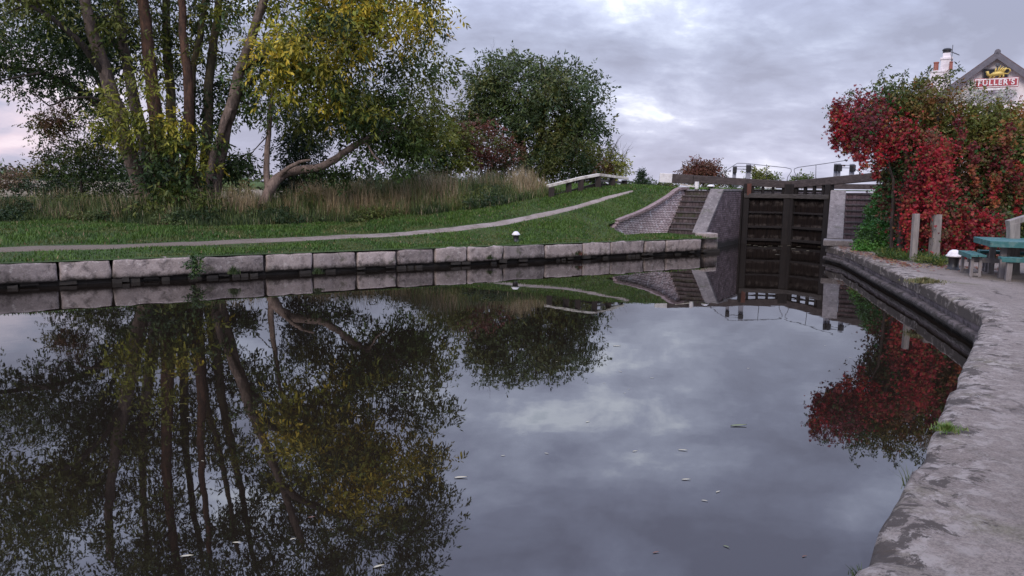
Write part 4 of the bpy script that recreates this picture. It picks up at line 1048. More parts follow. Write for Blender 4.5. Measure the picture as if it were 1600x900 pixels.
# ---------------------------------------------------- leaning tree right of it
LY = 25.4
lt = empty('leaning_tree', W(408, 345, LY), 'leaning pale trunked tree forking low, right of the many stemmed tree', 'tree')
sk = []
for px, r0 in (([(404,352,0),(410,325,0),(420,300,0),(432,280,.1),(450,268,.2),(475,265,.3),(500,262,.3),(522,250,.2),(545,233,0),(562,222,0),(590,210,0),(620,200,0)], .20),
               ([(419,302,0),(417,270,.2),(418,230,.3),(421,190,.4),(425,150,.5),(432,100,.6)], .12),
               ([(434,278,.1),(450,262,-.2),(468,253,-.4),(485,250,-.6)], .09),
               ([(562,222,0),(590,222,.5),(618,238,.8),(640,246,.9)], .055),
               ([(562,222,0),(575,225,-.5),(585,245,-.6),(600,258,-.5)], .045)):
    pts = stem_pts(px, LY, .03, 4); n = len(pts); rr = [r0*(1-.6*i/(n-1)) for i in range(n)]
    mb = MB(); mb.tube(pts, rr, 11); mb.build('trunk' if r0 > .1 else 'limb', M['bark_pale'], lt, smooth=True, rough=.015); sk += list(zip(pts, rr))[len(pts)//2:]
cl = []; co = []; BYs = BY; BY = LY
addE(580, 185, .2, 1.7, 1.5, .8, 34, [DG, MG, OL, YG], 31, -.15)
addE(620, 238, .5, 1.2, 1.0, .6, 20, [DG, MG, MG], 32, -.3, (.3,.5))
addE(430, 120, .8, 1.5, 1.2, .8, 14, [DG, MG, OL], 33, 0)
addE(375, 262, .4, .75, .6, .55, 15, [DG, MG], 34, -.9, (.25,.4))
addE(530, 268, .4, 1.0, .7, .4, 10, [DG, MG], 35, -.9, (.25,.4))
addE(655, 215, 1.2, 1.0, 1.0, .9, 20, [DG, MG, OL], 36, -.6, (.3,.5))
leafmesh('crown', np.array(cl), np.array(co), lt, per=100, size=.15, aspect=.36, seed=6, droop=.7)
branches(sk, cl, 'branches', M['bark_dark'], lt, .04, .007)
BY = BYs

# ---------------------------------------------------- generic shrub / tree builder
def shrub(name, label, cat, px, py, Y, lobes, per=70, size=.12, seed=1, stem=None, bark='bark_dark', aspect=.5, tw=0, group=None, droop=.3, base_z=None):
    base = W(px, py, Y); e = empty(name, base, label, cat, group)
    cl = []; co = []
    for i, (lx, ly, dY, rx, ry, rz, n, pal, hole, rr) in enumerate(lobes):
        c = W(lx, ly, Y+dY)
        for q in ellip(c.x, c.y, c.z, rx, ry, rz, n, seed*17+i, rr, .35, hole): cl.append(q); co.append(pick(q, pal, seed+i, .8 if Y < 40 else .4))
    sk = []
    for pts_, r0 in (stem or [([(px, py, 0), (lobes[0][0], lobes[0][1], lobes[0][2])], .08)]):
        pts = stem_pts(pts_, Y, .05, 4); n = len(pts); rr_ = [r0*(1-.7*i/(n-1)) for i in range(n)]
        mb = MB(); mb.tube(pts, rr_, 9); mb.build('trunk', M[bark], e, smooth=True, rough=.015); sk += list(zip(pts, rr_))[1:]
    leafmesh('crown', np.array(cl), np.array(co), e, per=per, size=size, aspect=aspect, seed=seed, droop=droop)
    branches(sk, cl, 'branches', M[bark], e, .04*(Y/26), .006*(Y/26))
    if tw:
        mb = MB(); top = sorted(cl, key=lambda q: -q[2])[:len(cl)//2]
        for q in random.sample(top, min(tw, len(top))):
            bare_twigs(mb, Vector(q[:3]), Vector((random.uniform(-.5,.5), random.uniform(-.3,.3), 1)).normalized(), .5*(Y/30), 1, .010)
        mb.build('twigs', M[bark], e)
    return e
R1 = (.4,.7)
# dark tree behind, upper left, boughs reaching out of the frame
shrub('dark_evergreen_tree', 'dark tree with long drooping boughs reaching to the upper left corner', 'tree', 232, 330, 30.5,
      [(90,105,0,3.2,2,1.5,72,[DG,MG,(.03,.045,.03)],-.05,(.45,.75)), (10,70,0,2.6,2,1.7,56,[DG,MG,OL],-.03,(.45,.75)), (130,40,0,2.6,2,1.6,60,[DG,MG],-.1,(.45,.75)), (-70,50,0,2.2,2,1.7,50,[DG,DG],-.2,R1), (150,150,.3,1.0,.9,.6,18,[DG,MG],-.3,R1)],
      per=90, size=.14, seed=41, aspect=.45, droop=.5,
      stem=[([(236,335,0),(218,270,0),(200,225,0),(178,190,0),(150,160,0),(110,132,0),(60,112,0),(0,104,0),(-60,90,0)], .22), ([(178,190,0),(165,150,0),(140,100,.3),(110,50,.4),(80,10,.5)], .12)])
# dead bare branch reaching left
db = MB(); pts = [W(x, y, 28.5) for x, y in ((165,158),(140,152),(105,153),(85,163),(76,165),(60,152),(50,138),(43,122))]; db.tube(pts, [.05,.045,.04,.035,.03,.025,.02,.012], 6)
pts = [W(x, y, 28.6) for x, y in ((62,114),(40,118),(20,122),(0,127),(-30,140))]; db.tube(pts, [.05,.04,.03,.025,.02], 6)
for x, y in ((52,140),(20,122),(60,150),(90,160)): bare_twigs(db, W(x, y, 28.5), Vector((-1,0,.3)).normalized(), .6, 1, .012)
o = db.build('dead_limb', M['bark_dark'], bpy.data.objects['dark_evergreen_tree'])

shrub('scrubby_bush', 'tall scruffy brownish green thorn bush left of the many stemmed tree', 'bush', 130, 340, 29.5,
      [(125,225,0,1.9,1.3,1.3,75,[BR,OL,DG,MG],-.15,(.3,.5)), (150,285,0,2.1,1.3,1.3,85,[DG,DG,MG,OL],-.5,(.35,.55)), (90,195,0,1.0,.9,.7,24,[BR,OL,BR],-.2,(.25,.4)), (185,250,.3,1.2,1.1,1.6,45,[DG,MG],-.4,(.35,.5)), (75,250,0,.7,.7,.6,12,[OL,BR],-.4,(.25,.4)), (160,330,-.3,2.0,.8,.5,40,[DG,(.05,.045,.025)],-.9,(.3,.45))],
      per=80, size=.10, seed=51, aspect=.5, tw=30)
shrub('hedgerow', 'distant brown and dark green hedgerow at the far left beyond the long grass', 'hedge', 30, 300, 46,
      [(-30,280,0,1.6,1,.8,30,[BR,DG,OL],-.6,R1), (22,282,0,1.0,1,.7,26,[BR,(.18,.12,.07),DG],-.6,(.35,.5)), (70,292,0,1.8,1,.45,30,[DG,BR,DG],-.6,(.35,.5)), (110,290,0,1.0,1,.55,20,[DG,OL],-.6,(.35,.5)), (365,295,0,1.3,1,.35,18,[DG,OL,BR],-.6,(.3,.45))], per=60, size=.15, seed=81, tw=12)
BB = [(.035,.06,.02), OL, MG, (.05,.05,.025)]
for lab_, px_, py_, Y_, w_, h_, n_ in (('broad bramble bush at the foot of the scruffy thorn bush, far left', 130, 338, 27.2, 1.7, .62, 60),
        ('low dark bramble in the long grass right below the leaning trunk', 470, 338, 26.6, 1.1, .55, 44), ('olive bramble mound in the long grass under the end of the leaning limb', 560, 328, 27.4, 1.2, .5, 44),
        ('green bramble spilling over the long grass below the yellow green bush', 655, 306, 29.0, 1.3, .6, 48), ('small bramble among pale reeds below the russet bush', 760, 298, 31.5, .9, .35, 24)):
    shrub('bramble_bush', lab_, 'bush', px_, py_, Y_, [(px_, py_-12, 0, w_, .7, h_, n_, BB, -.9, (.22,.36))], per=60, size=.09, seed=int(px_), group='bramble bushes in the long grass')
shrub('dark_bush', 'dense near black evergreen bush behind the leaning trunk', 'bush', 470, 335, 30.5,
      [(472,225,0,.95,1.1,1.3,55,[DG,DG,(.02,.03,.014)],-.35,(.4,.6)), (470,290,0,1.15,1.1,1.1,62,[DG,(.015,.022,.01)],-.9,(.4,.6)), (440,180,0,.5,.8,.6,8,[DG,MG],-.2,(.3,.5))],
      per=95, size=.13, seed=61, aspect=.45)
shrub('low_bush', 'low olive green bush in the long grass under the overhanging branches', 'bush', 580, 330, 31,
      [(600,292,0,1.6,1.0,.7,40,[DG,MG,OL],-.6,(.3,.5)), (650,285,0,.9,1.0,1.0,30,[DG,MG],-.6,(.3,.5))], per=70, size=.11, seed=62)
shrub('yellow_green_bush', 'rounded yellow green bush between the big tree and the russet bush', 'bush', 690, 300, 36,
      [(695,235,0,1.5,1.4,1.5,80,[MG,OL,YG,OL],-.6,(.35,.55)), (672,255,0,1.0,1,1.1,30,[DG,MG],-.6,(.35,.5))], per=80, size=.13, seed=63, tw=10)
shrub('russet_bush', 'russet brown hawthorn bush at the left foot of the round tree', 'bush', 755, 300, 37.5,
      [(752,238,0,2.0,1.5,1.35,95,[BR,(.17,.05,.035),BR,OL],-.6,(.35,.55)), (725,215,0,.9,1,.7,26,[(.20,.05,.04),BR],-.6,(.3,.5)), (790,262,0,1.3,1.2,.9,40,[BR,DG,OL],-.6,(.35,.5))], per=85, size=.12, seed=64, tw=14)
TYg = [(.055,.085,.028), (.085,.115,.032), (.05,.08,.034), (.14,.145,.035)]
shrub('round_tree', 'large round crowned green tree standing against the open sky', 'tree', 832, 285, 43,
      [(838,165,0,4.0,3.6,2.7,180,TYg,-.0,(.38,.7)), (800,120,0,2.4,2.2,1.5,60,TYg,-.2,(.4,.7)), (880,150,0,2.4,2.4,1.8,80,TYg,-.25,(.5,.8)), (905,215,0,1.7,1.8,1.5,60,TYg,-.3,(.45,.7)), (765,160,0,1.8,1.8,1.5,60,TYg,-.35,(.5,.75)), (850,235,.4,2.6,2,1.0,26,TYg,-.05,(.35,.6)), (735,190,0,.9,1,.9,20,TYg,-.5,(.4,.6))],
      per=75, size=.2, seed=71, aspect=.42, tw=26, droop=.4,
      stem=[([(836,290,0),(826,262,0),(818,238,0),(805,205,0),(790,170,0),(775,130,0)], .26), ([(826,262,0),(842,225,.3),(850,180,.3),(848,130,.3),(845,90,.2)], .2), ([(842,225,.3),(868,195,.2),(890,160,0),(905,130,0)], .13), ([(836,278,-.2),(868,245,-.3),(900,220,-.2),(930,200,0)], .12)])
shrub('hawthorn_bush', 'dark olive hawthorn under the right side of the round tree', 'bush', 895, 295, 41,
      [(893,252,0,2.0,1.5,1.3,90,[DG,OL,(.07,.065,.025),DG],-.6,(.4,.6)), (850,262,0,1.3,1.2,.8,36,[DG,OL],-.5,(.35,.55)), (925,265,0,.9,1,.9,28,[BR,OL,DG],-.5,(.35,.5))], per=95, size=.13, seed=72, tw=12)
shrub('sapling', 'thin yellowing sapling with bare twigs at the end of the timber rail', 'tree', 962, 292, 39,
      [(963,262,0,.5,.5,.85,30,[OL,YG,MG],-.9,(.22,.35)), (950,270,0,.4,.5,.6,14,[BR,OL],-.9,(.2,.35)), (958,240,0,.4,.4,.5,6,[BR,OL],-.9,(.2,.3))], per=45, size=.12, seed=73, tw=30)
shrub('tiny_conifer', 'tiny dark pointed tree on the skyline between the rail and the white beam end', 'tree', 1004, 292, 55,
      [(1004,284,0,.4,.4,.45,22,[DG,(.03,.045,.03)],-.9,(.2,.35)), (1003,274,0,.16,.2,.4,12,[DG],-.9,(.12,.2)), (1003,268,0,.06,.1,.25,4,[DG],-.9,(.06,.1))], per=40, size=.12, seed=74)
shrub('skyline_hedge', 'low dark hedge on the skyline beyond the end of the towpath', 'hedge', 1005, 294, 58,
      [(995,289,0,.9,.8,.35,30,[DG,MG],-.9,(.25,.4)), (1020,290,0,1.4,.8,.22,30,[DG,MG],-.9,(.2,.35)), (1045,291,0,1.0,.8,.25,22,[DG,OL],-.9,(.2,.3)), (1150,291,0,3,.8,.25,30,[DG,OL],-.9,(.2,.3))], per=45, size=.14, seed=75)
shrub('russet_tree', 'dark russet tree behind the thick end of the left balance beam', 'tree', 1098, 292, 62,
      [(1098,268,0,1.6,1.4,1.0,75,[BR,(.16,.05,.04),BR],-.5,(.3,.5)), (1112,275,0,1.2,1.2,.8,32,[DG,BR],-.5,(.3,.45)), (1085,272,0,.9,1,.8,22,[BR,BR],-.5,(.3,.45))], per=60, size=.17, seed=76, tw=0)
shrub('distant_tree', 'pale green distant tree between the two left paddle posts of the lock gate', 'tree', 1190, 290, 90,
      [(1186,276,0,1.2,1.2,1.3,26,[OL,YG,MG],-.5,(.4,.6)), (1200,279,0,1.2,1.2,.8,20,[OL,MG],-.5,(.35,.5))], per=50, size=.25, seed=77)
shrub('distant_tree', 'low olive distant tree just right of the mitre posts of the lock gate', 'tree', 1252, 292, 95,
      [(1252,282,0,1.5,1.2,.7,24,[OL,MG],-.5,(.35,.5))], per=50, size=.25, seed=78)

# ---------------------------------------------------- red vine covered mass on the right
VY = 19.8
vb = G(1470, 402, .5)
vt = empty('vine_covered_hedge', Vector((vb.x, vb.y+1, .48)), 'tall hedge smothered in scarlet creeper and green leaves beside the pub', 'hedge')
cl = []; co = []; cl2 = []; co2 = []
def addV(px, py, Y, rx, ry, rz, n, pal, seed, hole=-.6, rr=(.28,.45), red=True, sc=.9):
    c = W(px, py, Y)
    for e_ in ellip(c.x, c.y, c.z, rx, ry, rz, n, seed, rr, .5, hole):
        if e_[2] < .6: continue
        (cl if red else cl2).append(e_); (co if red else co2).append(pick(e_, pal, seed, sc))
MX = [DR, BR, OL, DR, BR]
def strand(px, py0, py1, Y, r, pal, seed, k=7):
    for i in range(k):
        u = i/(k-1); q = W(px+random.uniform(-5,5), py0+(py1-py0)*u, Y+random.uniform(-.12,.12)); cl.append((q.x, q.y, max(.65, q.z), r*(1-.45*u)*random.uniform(.8,1.2))); co.append(pick(cl[-1], pal, seed, 1.5))
for px, a_, b_, Y in ((1308,165,228,19.2),(1318,160,232,19.1),(1336,180,244,19.1),(1352,190,258,19.2),(1374,215,272,19.3),(1398,215,245,19.4),(1450,215,360,18.3),(1462,212,380,18.3),(1478,230,390,18.3),(1420,300,400,18.7),(1495,300,400,18.5),(1515,325,398,18.4),(1540,335,395,18.5),(1555,345,390,18.7)):
    strand(px, a_, b_, Y, .16, [RE, DR, PK, RE, BR], 5)
for px, a_, b_ in ((1575,200,270),(1520,230,300),(1592,260,330),(1500,190,240),(1555,280,330)):
    strand(px, a_, b_, 18.9, .14, [DR, OR, RE], 6, 5)
addV(1352, 188, 19.7, .50, .7, .50, 46, [RE, DR, RE, DR], 101, -.12)
addV(1325, 202, 19.3, .34, .6, .28, 20, [RE, DR, DR], 102)
addV(1390, 212, 19.8, .5, .7, .36, 28, [DR, RE, RE, OR], 103)
addV(1462, 258, 18.8, .25, .3, .5, 18, [RE, RE, DR], 104)
addV(1440, 296, 18.8, .25, .4, .42, 20, [RE, DR, BR], 105)
addV(1472, 306, 18.6, .30, .4, .35, 26, [RE, RE, DR], 106)
addV(1450, 358, 18.9, .50, .5, .55, 34, [RE, PK, DR, BR], 107)
addV(1520, 362, 18.9, .80, .6, .40, 40, [RE, RE, DR, BR], 108)
addV(1408, 300, 19.9, .34, .6, 1.1, 46, [DR, BR, (.05,.03,.02), DG], 110)
addV(1590, 235, 19.2, 1.0, .8, .6, 34, [DR, BR, OL, OR], 111, -.1)
addV(1560, 392, 19.0, 1.2, .5, .18, 18, [DR, BR, DG], 112)
addV(1520, 300, 19.6, 1.0, .5, .5, 26, MX, 113, -.1)
VG = [(.07,.10,.025), (.14,.155,.03), (.20,.17,.035), (.12,.12,.035)]
addV(1440, 168, 20.3, 1.0, 1.0, .5, 80, [(.08,.11,.03), OL, OR, OL], 121, red=False)
addV(1520, 204, 20.4, 1.5, 1.1, .72, 150, VG, 122, red=False)
addV(1600, 214, 20.2, 1.5, 1.1, .75, 120, [(.08,.11,.025), OL, OR, VG[1]], 123, red=False)
addV(1540, 262, 20.0, 1.6, 1.0, .9, 160, [OL, OR, BR, VG[0], OL], 124, red=False)
addV(1430, 235, 20.2, .9, .9, .9, 110, [BR, OL, VG[0], OR, BR], 125, red=False)
addV(1540, 325, 20.0, 1.5, .9, .8, 130, [DG, GG, OL, BR], 126, red=False)
addV(1620, 310, 20.2, 1.3, 1.0, 1.2, 110, [DG, OL, OR], 127, red=False)
addV(1600, 380, 20.2, 1.4, .9, .7, 50, [DG, DG, OL], 128, red=False)
addV(1490, 380, 20.2, 1.3, .8, .6, 60, [DG, DG], 129, red=False)
addV(1450, 320, 20.0, .8, .7, .9, 80, [DG, BR, GG], 132, red=False)
addV(1395, 155, 20.2, .45, .5, .26, 16, [OL, MG], 130, red=False)
addV(1680, 260, 20.6, 1.8, 1.2, 1.8, 120, [DG, OL, OR], 131, red=False)
def palmate(name, clumps, cols, parent, per, size, seed):
    """five-fingered creeper leaves hanging down"""
    r = np.random.default_rng(seed); n = len(clumps)
    C = np.repeat(clumps[:, :3], per, axis=0); R = np.repeat(clumps[:, 3], per)[:, None]; K = np.repeat(cols, per, axis=0)
    b0 = C + r.normal(size=C.shape)*R*np.array([.5,.5,.6]); S = size*(.6+.8*r.random((len(C), 1)))
    fwd = unit(r.normal(size=C.shape)*.6 + np.array([-.2,-.8,.35])); dn = unit(np.cross(np.cross(fwd, r.normal(size=C.shape)*.5+np.array([0,0,-1.0])), fwd)); sd_ = np.cross(fwd, dn)
    V = []; KK = []; v_ = 1+.35*r.normal(size=(len(C), 1)); alt = (r.random((len(C), 1)) < .2)*np.array([[-.08,.06,.0]])
    for a in (-1.5, -.75, 0, .75, 1.5):
        d = dn*math.cos(a) + sd_*math.sin(a); d = d - fwd*.25; w = np.cross(fwd, d); L_ = S*(1-.22*abs(a))
        V.append(np.stack([b0, b0+d*L_*.55+w*L_*.2, b0+d*L_, b0+d*L_*.55-w*L_*.2], axis=1)); KK.append(np.clip(K*v_+alt, .004, .8))
    return fast_mesh(name, np.concatenate(V).reshape(-1, 3), 4, np.concatenate(KK), M['leaf'], parent)
palmate('creeper', np.array(cl), np.array(co), vt, 68, .054, 9)
leafmesh('foliage', np.array(cl2), np.array(co2), vt, per=95, size=.095, aspect=.42, seed=10, droop=.3, flat=.9)
sk = []
for pts_, r0 in (([(1410,402,0),(1408,350,.2),(1412,300,.3),(1420,250,.3),(1400,205,.2),(1360,180,0)], .09), ([(1450,402,.3),(1455,340,.4),(1450,280,.4),(1460,220,.4),(1470,160,.4)], .1), ([(1530,402,.6),(1535,340,.7),(1540,260,.7),(1550,180,.7)], .1), ([(1395,400,.2),(1392,340,.2),(1396,290,.2),(1388,250,.1),(1370,225,0)], .05)):
    pts = stem_pts(pts_, 19.3, .06, 4); n = len(pts); rr_ = [r0*(1-.6*i/(n-1)) for i in range(n)]; mb = MB(); mb.tube(pts, rr_, 8); mb.build('stem', M['bark_dark'], vt, smooth=True, rough=.01); sk += list(zip(pts, rr_))
branches(sk, cl+cl2, 'branches', M['bark_dark'], vt, .03, .005, maxn=700)
# sprigs that stand out above the hedge, with leaves in pairs
spr = MB(); scl = []
for px, py, qx, qy in ((1385,165,1378,108),(1372,170,1362,128),(1400,150,1415,112),(1425,140,1455,105),(1450,135,1490,108),(1470,140,1500,105),(1340,175,1292,168),(1350,160,1330,140),(1330,200,1298,178),(1500,140,1530,128),(1420,150,1440,120)):
    a = W(px, py, 19.8); b_ = W(qx, qy, 19.8+random.uniform(-.3,.3)); m_ = a.lerp(b_, .5)+Vector((0,0,.05)); spr.tube([a, m_, b_], [.012,.009,.004], 5, cap=False)
    for k in range(5): q = a.lerp(b_, .3+.7*k/4); scl.append((q.x, q.y, q.z, .055))
spr.build('sprig_stems', M['bark_dark'], vt)
leafmesh('sprig_leaves', np.array(scl), np.array([GG if i % 3 else OL for i in range(len(scl))]), vt, per=15, size=.085, aspect=.42, seed=15)
wf = []
for _ in range(46):
    q = W(random.uniform(1488, 1600), random.uniform(138, 158), 19.3+random.uniform(-.2,.3)); wf.append((q.x, q.y, q.z, .06))
leafmesh('pale_seed_heads', np.array(wf), np.full((len(wf), 3), .42)*np.array([1,.98,.85]), vt, per=20, size=.045, aspect=.8, seed=16)

# green ivy slope beside the right steps
iv = empty('ivy_bank', RA+RN*2.2+Vector((0,0,0)), 'bright green ivy spilling down beside the right lock steps', 'ivy')
cl = []
for _ in range(620):
    u = random.random(); py = 292 + 103*u; pxl = 1376 - 40*u**1.1; pxr = 1400; px = pxl + (pxr-pxl)*random.random()**1.0+random.uniform(-2, 3)
    Yb = 22.6 - 2.2*u + .8*(1-u); q = W(px, py, Yb+random.uniform(-.1,.2)); 
    if q.z > .5: cl.append((q.x, q.y, q.z, .13))
IG = [(.04,.13,.025), (.065,.19,.03), (.09,.20,.035), (.04,.09,.025)]
leafmesh('foliage', np.array(cl), np.array([pick(c_, IG, 3, 1.6) for c_ in cl]), iv, per=40, size=.06, aspect=.75, seed=20, spray=4, droop=.6)
mb = MB(); a = RA+RN*2.0
mb.prism([(a.x, a.y-.6, .45), (a.x+1.6, a.y-1.4, .45), (a.x+2.6, a.y+2.0, 1.95), (a.x+.95, a.y+2.0, 1.95)], (0,0,-.6)); mb.build('earth', m_plain('dark_earth', (.03,.025,.018), .95, .3, 5, .02), iv)

# ---------------------------------------------------- long grass and weeds (uncountable)
def blades(name, pts, heights, cols, width, lean, seed, kind='stuff', segs=2, mat=None):
    r = np.random.default_rng(seed); B = np.array(pts); n = len(B); H = np.array(heights)[:, None]
    a = r.random(n)*2*PI; D = np.stack([np.cos(a), np.sin(a), 0*a], 1)*lean*(.3+r.random((n, 1)))*H
    Wd = np.stack([np.cos(a+1.3), np.sin(a+1.3), 0*a], 1)*width*(.6+.8*r.random((n, 1)))
    up = np.array([0, 0, 1.0])
    m1 = B + up*H*.55 + D*.35; tp = B + up*H + D
    V = np.concatenate([np.stack([B-Wd, B+Wd, m1+Wd*.7, m1-Wd*.7], 1), np.stack([m1-Wd*.7, m1+Wd*.7, tp+Wd*.12, tp-Wd*.12], 1)]).reshape(-1, 3)
    C_ = np.clip(np.array(cols)*(1+.22*r.normal(size=(n, 1))), .004, .8); C_ = np.concatenate([C_, C_])
    o = fast_mesh(name, V, 4, C_, mat or M['blade']); tag(o, kind=kind); return o
TAN = (.36,.28,.16); TAN2 = (.26,.18,.10); PALE = (.38,.31,.20); GRN = (.11,.145,.045); DGR = (.035,.06,.02)
# band: foot line follows pixels on the bank
foot = [(-60,352),(0,348),(60,346),(110,345),(160,347),(200,352),(300,356),(380,354),(440,352),(520,350),(600,343),(680,335),(740,328),(800,318),(850,308),(880,302)]
fp = [T(*p) for p in foot]; fst = [st(p.x, p.y) for p in fp]; FS = np.array([p[0] for p in fst]); FT = np.array([p[1] for p in fst])
o_ = np.argsort(FS); FS = FS[o_]; FT = FT[o_]
pts = []; hs = []; cs = []
for _ in range(52000):
    s = random.uniform(FS[0], FS[-1]); dt = random.random()**1.3*5.0; t = np.interp(s, FS, FT) + dt + .35*mnoise.noise(Vector((s*1.3, 0, 0)))
    p = xy(s, t); v = mnoise.noise(Vector((p.x*.55, p.y*.55, 0))); v2 = mnoise.noise(Vector((p.x*1.7, p.y*1.7, 4)))
    if v2 < -.35 and dt > .3: continue
    hmax = np.interp(s, [0, 3, 9, 12, 16], [.55, .65, .95, 1.1, .75]); h = 1.5*hmax*(.30+.45*random.random()**1.5+.42*v+.18*v2+.1)*min(1, .3+dt*.4)*(1.15 if random.random() < .06 else 1)
    if h < .1: h = .12
    mix = v*1.4 + v2*.6 + random.uniform(-.35, .35) - (.15 if dt < .5 else 0)
    c = (PALE if random.random() < .35 else TAN) if mix > .35 else TAN2 if mix > .18 else (GRN if mix > -.35 else DGR)
    if random.random() < .05: c = PALE
    if s < 6 and random.random() < .6: c = GRN if random.random() < .5 else DGR
    pts.append((p.x, p.y, zt(s, t)-.03)); hs.append(h); cs.append(c)
blades('tall_grass', pts, hs, cs, .011, .35, 31)
# weeds: leafy undergrowth at the foot of the band
cl = []; co = []
for _ in range(1500):
    s = random.uniform(FS[0], FS[-1]); dt = random.random()**1.5*3.2; t = np.interp(s, FS, FT)+dt-.05; p = xy(s, t); v = mnoise.noise(Vector((p.x*.5, p.y*.5, 7)))
    if v < -.05: continue
    cl.append((p.x, p.y, zt(s, t)+.08+random.random()*.3*(.5+v)+min(.35, dt*.12), .16)); co.append(pick(cl[-1], [DG, (.03,.055,.02), GRN, OL], 5, .6))
o = leafmesh('undergrowth', np.array(cl), np.array(co), None, per=45, size=.07, aspect=.6, seed=33); tag(o, kind='stuff')
# mown bank grass
pts = []; hs = []; cs = []
for _ in range(95000):
    s = random.uniform(-4, 20.5); tmax = np.interp(s, FS, FT)+.3; t = .12 + random.random()*(tmax-.12)
    if s > s1 and t < t0(s)+.15:
        if t > t1+.2 + (tTL-t1)*(s-s1)/(sTL-s1)*.9 or s > sA-.4: continue
    pt = path_t(s); wd_ = np.interp(s, PS, PWT)
    if abs(t-pt) < wd_*((.45 if s < 5 else .8)+.5*mnoise.noise(Vector((s*2.3, t*2.3, 0)))): continue
    p = xy(s, t); v = mnoise.noise(Vector((p.x*.9, p.y*.9, 1)))
    near = abs(t-pt) < wd_*1.5
    c = (.075,.135,.022) if v > .12 else (.052,.105,.018) if v > -.15 else (.095,.12,.03)
    if random.random() < .035: c = TAN2
    z = .51 if (s > s1 and t < t0(s)) else zt(s, t)
    pts.append((p.x, p.y, z-.01)); hs.append(random.uniform(.03,.075)*(1 if not near else .5)*(1.5 if t > pt+.6 and s < 12 else 1)*(1+.8*v)); cs.append(c)
for _ in range(26000):      # crest beyond, up to the rail
    s = random.uniform(12, 27); t = random.uniform(t0(s)+.1, 12); 
    if abs(t-path_t(s)) < np.interp(s, PS, PWT) and s < PS[-1]: continue
    p = xy(s, t); pts.append((p.x, p.y, zt(s, t)-.01)); hs.append(random.uniform(.04,.10)); cs.append((.085,.15,.022))
blades('grass', pts, hs, cs, .012, .6, 35)
# grass overhanging the coping top edge and tufts in the joints
pts = []; hs = []; cs = []
for _ in range(9000):
    s = random.uniform(-5, sA-.3); v = mnoise.noise(Vector((s*1.6, 0, 5))); t = .30 + random.random()*.28 - .34*max(0, v); p = xy(s, t); pts.append((p.x, p.y, .47)); hs.append(random.uniform(.03,.08)); cs.append((.07,.12,.02) if random.random() < .7 else OL)
blades('grass', pts, hs, cs, .010, 1.0, 36)

def tuft(label, base, n, h, spread, cols, lean, seed, grp='plants growing from the canal masonry', name='grass_tuft', cat='tuft', width=.006):
    pts = []; hs = []; cs = []
    for _ in range(n):
        a = random.random()*2*PI; r = abs(random.gauss(0, .55))*spread; pts.append((base.x+r*math.cos(a), base.y+r*math.sin(a)*.8, base.z)); hs.append(h*(.5+.6*random.random())*max(.25, 1-.4*r/spread)); cs.append(random.choice(cols))
    o = blades(name, pts, hs, cs, width, lean, seed, kind=None); tag(o, label, cat, grp); return o
TG = [(.09,.17,.03), (.12,.20,.04), (.16,.19,.05)]
tuft('bright green grass tuft growing on the near concrete edge', G(1480, 672, .49), 420, .055, .10, TG, .9, 41, width=.0035)
tuft('dry yellowish grass clump on the quay edge in front of the posts', G(1436, 441, .47)+Vector((.1,0,0)), 900, .10, .34, [(.16,.15,.06), (.22,.18,.09), (.10,.12,.04)], .9, 42, width=.007)
def edgept(py):
    i = min(range(len(edge_px)), key=lambda k: abs(edge_px[k][1]-py)); return E[i] + Vector((-.015, 0, -.14))
tuft('thin weeds leaning out of the near quay wall above the water', edgept(728), 34, .15, .05, [(.07,.09,.03), (.10,.12,.04)], .9, 43, width=.0025)
tuft('sparse weeds sprouting from the quay wall nearest the camera', edgept(858), 40, .06, .05, [(.05,.07,.03)], .9, 44, width=.004)
for px, py, n, h, sp_, lab in ((400, 413, 260, .30, .22, 'tall straw coloured grass tuft in the canal wall below the big tree'), (365, 425, 160, .2, .15, 'small dark green fern tuft at the waterline of the canal wall'), (497, 425, 120, .16, .15, 'little weed tuft at the waterline under the fifth coping joint'), (766, 402, 120, .14, .15, 'little weed clump at the waterline below the small bollard'), (905, 396, 160, .14, .2, 'reddish weed patch on the canal wall near the brick wing wall')):
    b0 = G(px, py, .2); c_ = [TAN, OL] if px == 400 else [DG, (.05,.07,.02)] if px != 905 else [(.12,.04,.03), DG]
    tuft(lab, Vector((b0.x, b0.y-.02, .16 if px != 400 else .12)), n, h, sp_, c_, .5, px)
# ivy hanging over one joint
jp = G(303, 405, .48); cl = [(jp.x+random.gauss(0,.07), jp.y-.04+random.uniform(-.04,.12), random.uniform(.2,.52), .05) for _ in range(26)]
o = leafmesh('ivy', np.array(cl), np.array([random.choice([DG, MG, (.04,.08,.02)]) for _ in cl]), None, per=24, size=.05, aspect=.7, seed=50); tag(o, 'ivy clump hanging down a joint of the canal coping stones', 'ivy', 'plants growing from the canal masonry')
